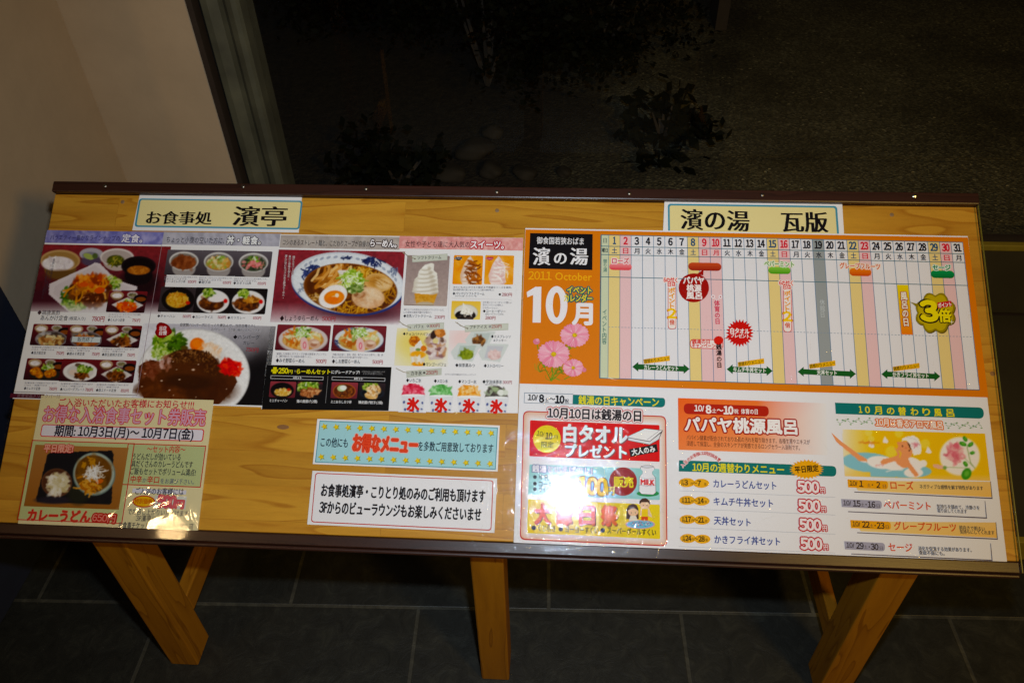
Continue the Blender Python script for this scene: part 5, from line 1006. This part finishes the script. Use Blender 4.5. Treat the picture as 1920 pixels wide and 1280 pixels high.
ctx('H'); Bst(341, 486, 80, 100, 26, 'f0b414', 4, .57); T('平日限定', 274, 490, 408, 480, 38, '4c3810', .03)
ctx('G')
MEN = (('3', '7', 562, 'カレーうどんセット', 1508), ('11', '14', 663, 'キムチ牛丼セット', 1490), ('17', '21', 772, '天丼セット', 1362), ('24', '28', 880, 'かきフライ丼セット', 1530))
for k, (d1, d2, y, s, x1) in enumerate(MEN):
    x = 952 + 4 * k * .6; El(x + 46, y, 46, 26, 'f0b820', 3); El(x + 128, y + 4, 46, 26, 'f0b820', 3); T('10', x + 14, y - 9, x + 26, y - 9, 12, '4c3c14', .02); T('月', x + 13, y + 9, x + 28, y + 9, 16, '4c3c14', .02)
    T(d1, x + 32, y, x + (52 if len(d1) < 2 else 64), y + 1, 27, '3c3010', .03); T('月', x + 66, y + 6, x + 80, y + 6, 14, '4c3c14'); T('〜', x + 82, y + 2, x + 104, y + 3, 24, '3c3010', .02); T(d2, x + 106, y + 3, x + (126 if len(d2) < 2 else 140), y + 4, 27, '3c3010', .03); T('金', x + 144, y + 9, x + 160, y + 9, 15, '4c3c14')
    T(s, 1150 + k * 2, y + 6, x1, y + 18 + (x1 - 1150) * .002, 46, '3c4c94', .014); Ln([(955, y + 46), (1848, y + 46 + 38)], 2.4, '9aa0a8', 3, 5)
ctx('H')
for k, y in enumerate((586, 694, 802, 910)): T('500', 290 + k * 6, y, 410 + k * 6, y + 5, 58, 'f8eef0', .045, [(7, 'c83840')], l=7); T('円', 420 + k * 6, y + 20, 444 + k * 6, y + 20, 32, 'f8eef0', .02, [(5, 'c83840')], l=7)
part('aroma_panel', 'aroma bath panel with a yellow picture of a bather and a rose'); Q(rquad((503, 106), (1352, 134), (1354, 198), (508, 170), 31)[7:21] + [(508, 170), (503, 106)], TEAL, 2)
for ch, x, y in zip('10月の替わり風呂', (648, 688, 748, 820, 886, 956, 1024, 1090, 1160), (146, 148, 150, 153, 156, 158, 160, 163, 165)):
    w = 16 if ch == '1' else (26 if ch == '0' else 42); T(ch, x - w / 2, y, x + w / 2, y, 36 if ch in '10' else 46, 'f0e43c', .025)
T('10月は香るアロマ風呂', 735, 218, 1116, 236, 44, 'fbf0e8', .025, [(6, 'e88850')], l=7)
for x0, x1, y0, y1 in ((516, 716, 212, 214), (1136, 1340, 232, 240)):
    for k in range(40):
        u = k / 39; x = x0 + (x1 - x0) * u; y = y0 + (y1 - y0) * u + 10 * math.sin(u * 19)
        if k: Ln([pv, (x, y)], 2, '78a068', 3)
        pv = (x, y)
        if k % 3 == 0: El(x, y + (9 if k % 2 else -9), 6, 3.6, ('6a9858', '8ab078')[k % 2], 3, 8)
part('bather_picture', 'yellow picture of a bather with a white towel and a pink rose'); ctx('K8')
p = Pic(150, 300, 1680, 830, .0012, 120).fill('f2c81c'); p.I += ((np.clip((p.X - 150) / 420, 0, 1) ** .8)[..., None] - 1) * (p.col('f2c81c') - p.col('f4ecd8')); p.fade('f4d080', 700, 830); p.poly([(0, 0), (155, 0), (170, 900), (0, 900)], 'f1f0f3')
for x, y, r in ((430, 330, 40), (740, 340, 46), (660, 530, 62), (1010, 450, 52), (455, 400, 34)): p.e(x, y, r, r, 'f4e480', .3, 0, .7)
p.e(1365, 575, 208, 198, 'faf4ec', .12)
p.strands(1310, 540, 70, 80, ['e8909c', 'f0b0b4', 'd87484', 'f4c8c4'], 50, 60, 26, .7); p.e(1310, 520, 66, 62, 'e89ca4', .5, 0, .6); p.tex(1310, 535, 74, 90, ['e07c8c', 'f4c0c0', 'f0d0c8', 'd86a7c'], 60, 14, 30, .5); p.poly([(1290, 470), (1330, 430), (1362, 470), (1350, 500)], 'e07888')
p.ln([(1440, 480), (1475, 640), (1520, 700)], 6, '7c9c4c'); p.ln([(1220, 690), (1470, 695)], 5, 'a8c088'); p.ln([(1410, 590), (1500, 680)], 5, '9cb878')
for x, y, a, b, r in ((1420, 398, 20, 32, -.5), (1398, 450, 40, 22, .4), (1476, 456, 34, 20, -.6), (1494, 542, 26, 17, -.2), (1424, 655, 20, 32, -.5), (1434, 758, 48, 62, .5)): p.e(x, y, a, b, '4c9c34', .12, r); p.e(x + 3, y - 4, a * .5, b * .5, '78bc50', .6, r)
p.poly([(1088, 660), (1150, 662), (1205, 676), (1205, 706), (1140, 706), (1090, 684)], 'f0c0a8'); p.e(1212, 694, 20, 20, '8cb064', .3)
p.e(430, 640, 276, 100, '98ccd8', .04, .08); p.e(790, 720, 285, 76, '98ccd8', .04, .05); p.poly([(440, 700), (700, 700), (700, 790), (445, 782)], '98ccd8')
p.e(560, 640, 150, 66, 'fbf6f2', .1, .1); p.e(700, 670, 130, 50, 'fbf6f2', .1); p.e(880, 650, 110, 60, 'fbf6f2', .1, .3); p.e(890, 745, 98, 50, 'fbf6f2', .1); p.e(990, 650, 40, 36, 'fbf6f2', .15); p.e(370, 612, 60, 24, 'fbf6f2', .2, .3); p.ln([(610, 735), (680, 715), (780, 718)], 9, 'fbf6f2')
SKN = 'f0a878'; p.poly([(96, 395), (150, 430), (330, 560), (415, 606), (410, 632), (330, 622), (130, 456)], SKN)
p.poly([(690, 610), (840, 600), (850, 660), (820, 692), (770, 690), (720, 655)], SKN); p.poly([(550, 630), (580, 605), (690, 580), (740, 560), (760, 610), (690, 626), (580, 664), (556, 655)], SKN); p.poly([(800, 610), (850, 640), (940, 760), (938, 780), (905, 785), (830, 690)], SKN); p.e(800, 520, 82, 92, SKN, .05, .3); p.poly([(720, 430), (830, 420), (880, 500), (870, 580), (760, 560), (735, 500)], SKN); p.poly([(735, 480), (750, 470), (760, 570), (730, 580)], SKN)
p.ln([(740, 520), (760, 545), (748, 585)], 12, 'f0d050'); p.ln([(700, 490), (730, 540), (728, 570)], 10, SKN)
p.poly([(770, 395), (830, 370), (900, 365), (945, 400), (972, 480), (968, 550), (890, 572), (876, 520), (850, 450), (815, 415), (770, 420)], 'fbf8f6'); p.poly([(824, 430), (850, 450), (872, 520), (850, 490)], '5c3820'); p.strands(912, 450, 26, 24, ['ecb4bc', 'e090a0'], 20, 30, 8, .6); p.ln([(820, 380), (905, 400), (960, 470)], 3, 'c8d0d4')
p.e(776, 472, 7, 9, '5c3424', .3); p.e(848, 518, 7, 9, '5c3424', .3); p.e(812, 490, 14, 8, 'e88c6c', .6)
for x, y in ((600, 410), (1042, 512), (455, 455)): p.poly([(x - 30, y + 20), (x - 6, y - 40), (x + 16, y - 10), (x + 36, y + 20), (x + 20, y + 36), (x - 10, y + 30)], 'fbf4f0')
p.strands(420, 436, 130, 8, ['e8a84c', 'e09048'], 22, 36, 9, .6, 0); p.strands(545, 664, 40, 8, ['f0b8b4'], 10, 20, 6, .6); p.out(2)
Q([(44, 332), (150, 428), (330, 560), (330, 600), (130, 458), (94, 424)], SKN, 3)
part('aroma_list', 'list of the four aroma baths with dates'); ctx('H')
for k, (x0, y0, x1, d1, d2, nm, nx1, l1, l2, col, yel) in enumerate(((574, 543, 1398, '1', '2', 'ローズ', 950, 'ネガティブな感情を解す特性があります', '', 'f0b020', 1), (538, 655, 1366, '15', '16', 'ペパーミント', 1048, '気持ちを鎮めて、冷静さを', '取り戻してくれます', 'b0aec0', 0),
        (590, 775, 1428, '22', '23', 'グレープフルーツ', 1194, '前向きで明るい', '気持ちにしてくれます', 'f0b020', 1), (556, 896, 1398, '29', '30', 'セージ', 944, '消化を促進する効果があります。', '食欲不振にも。', 'b0aec0', 0))):
    s = lambda x: (x - x0) * .045
    if yel: Q([(x0 + 30, y0 + 8), (x1 - 4, y0 + 14), (x1, y0 + 102), (x0 + 60, y0 + 64)], ['f4dca0', 'f0cc88', 'f4c878', 'f4d898'], 2)
    Q([(x0 + 40, y0 + 70), (x1 + 4, y0 + 70 + s(x1) * .95), (x1 + 4, y0 + 77 + s(x1) * .95), (x0 + 40, y0 + 75)], '6a6474', 3); Q([(x1 - 8, y0 + 12), (x1 - 5, y0 + 12), (x1 + 5, y0 + 77 + s(x1) * .95), (x1, y0 + 77 + s(x1) * .95)], '6a6474', 3)
    Q([(x0, y0)] + rquad((x0, y0), (x0 + 232, y0 + 10), (x0 + 232, y0 + 58), (x0 + 4, y0 + 46), 20)[7:21] + [(x0 + 4, y0 + 46)], col, 4)
    T('10/', x0 + 12, y0 + 22, x0 + 56, y0 + 25, 26, '3c3028', .015); w = 22 if len(d1) < 2 else 42; T(d1, x0 + 68, y0 + 26, x0 + 68 + w, y0 + 28, 32, '3c3028', .025); T('土', x0 + 112, y0 + 34, x0 + 132, y0 + 34, 21, '5c5048'); El(x0 + 142, y0 + 32, 4, 4, '3c3028', 6, 10); T(d2, x0 + 158 - (6 if len(d2) > 1 else -8), y0 + 32, x0 + 152 + (42 if len(d2) > 1 else 34), y0 + 34, 32, '3c3028', .025); T('日', x0 + 202, y0 + 40, x0 + 220, y0 + 40, 21, '5c5048')
    nx0 = x0 + (246, 244, 250, 252)[k]; T(nm, nx0, y0 + 34, nx1, y0 + 34 + (nx1 - nx0) * .03, 48, 'e0683c', .02)
    lx = nx1 + (36, 36, 18, 34)[k]; lx1 = (1348, 1328, 1358, 1282)[k]; T(l1, lx, y0 + 38 + (lx - x0) * .008, lx1, y0 + 40 + (lx1 - x0) * .015, 24, '4c444c', .008)
    if l2: T(l2, lx + 4, y0 + 62 + (lx - x0) * .008, (0, 1256, 1412, 1128)[k], y0 + 66 + (lx - x0) * .012, 24, '4c444c', .008)
flush()
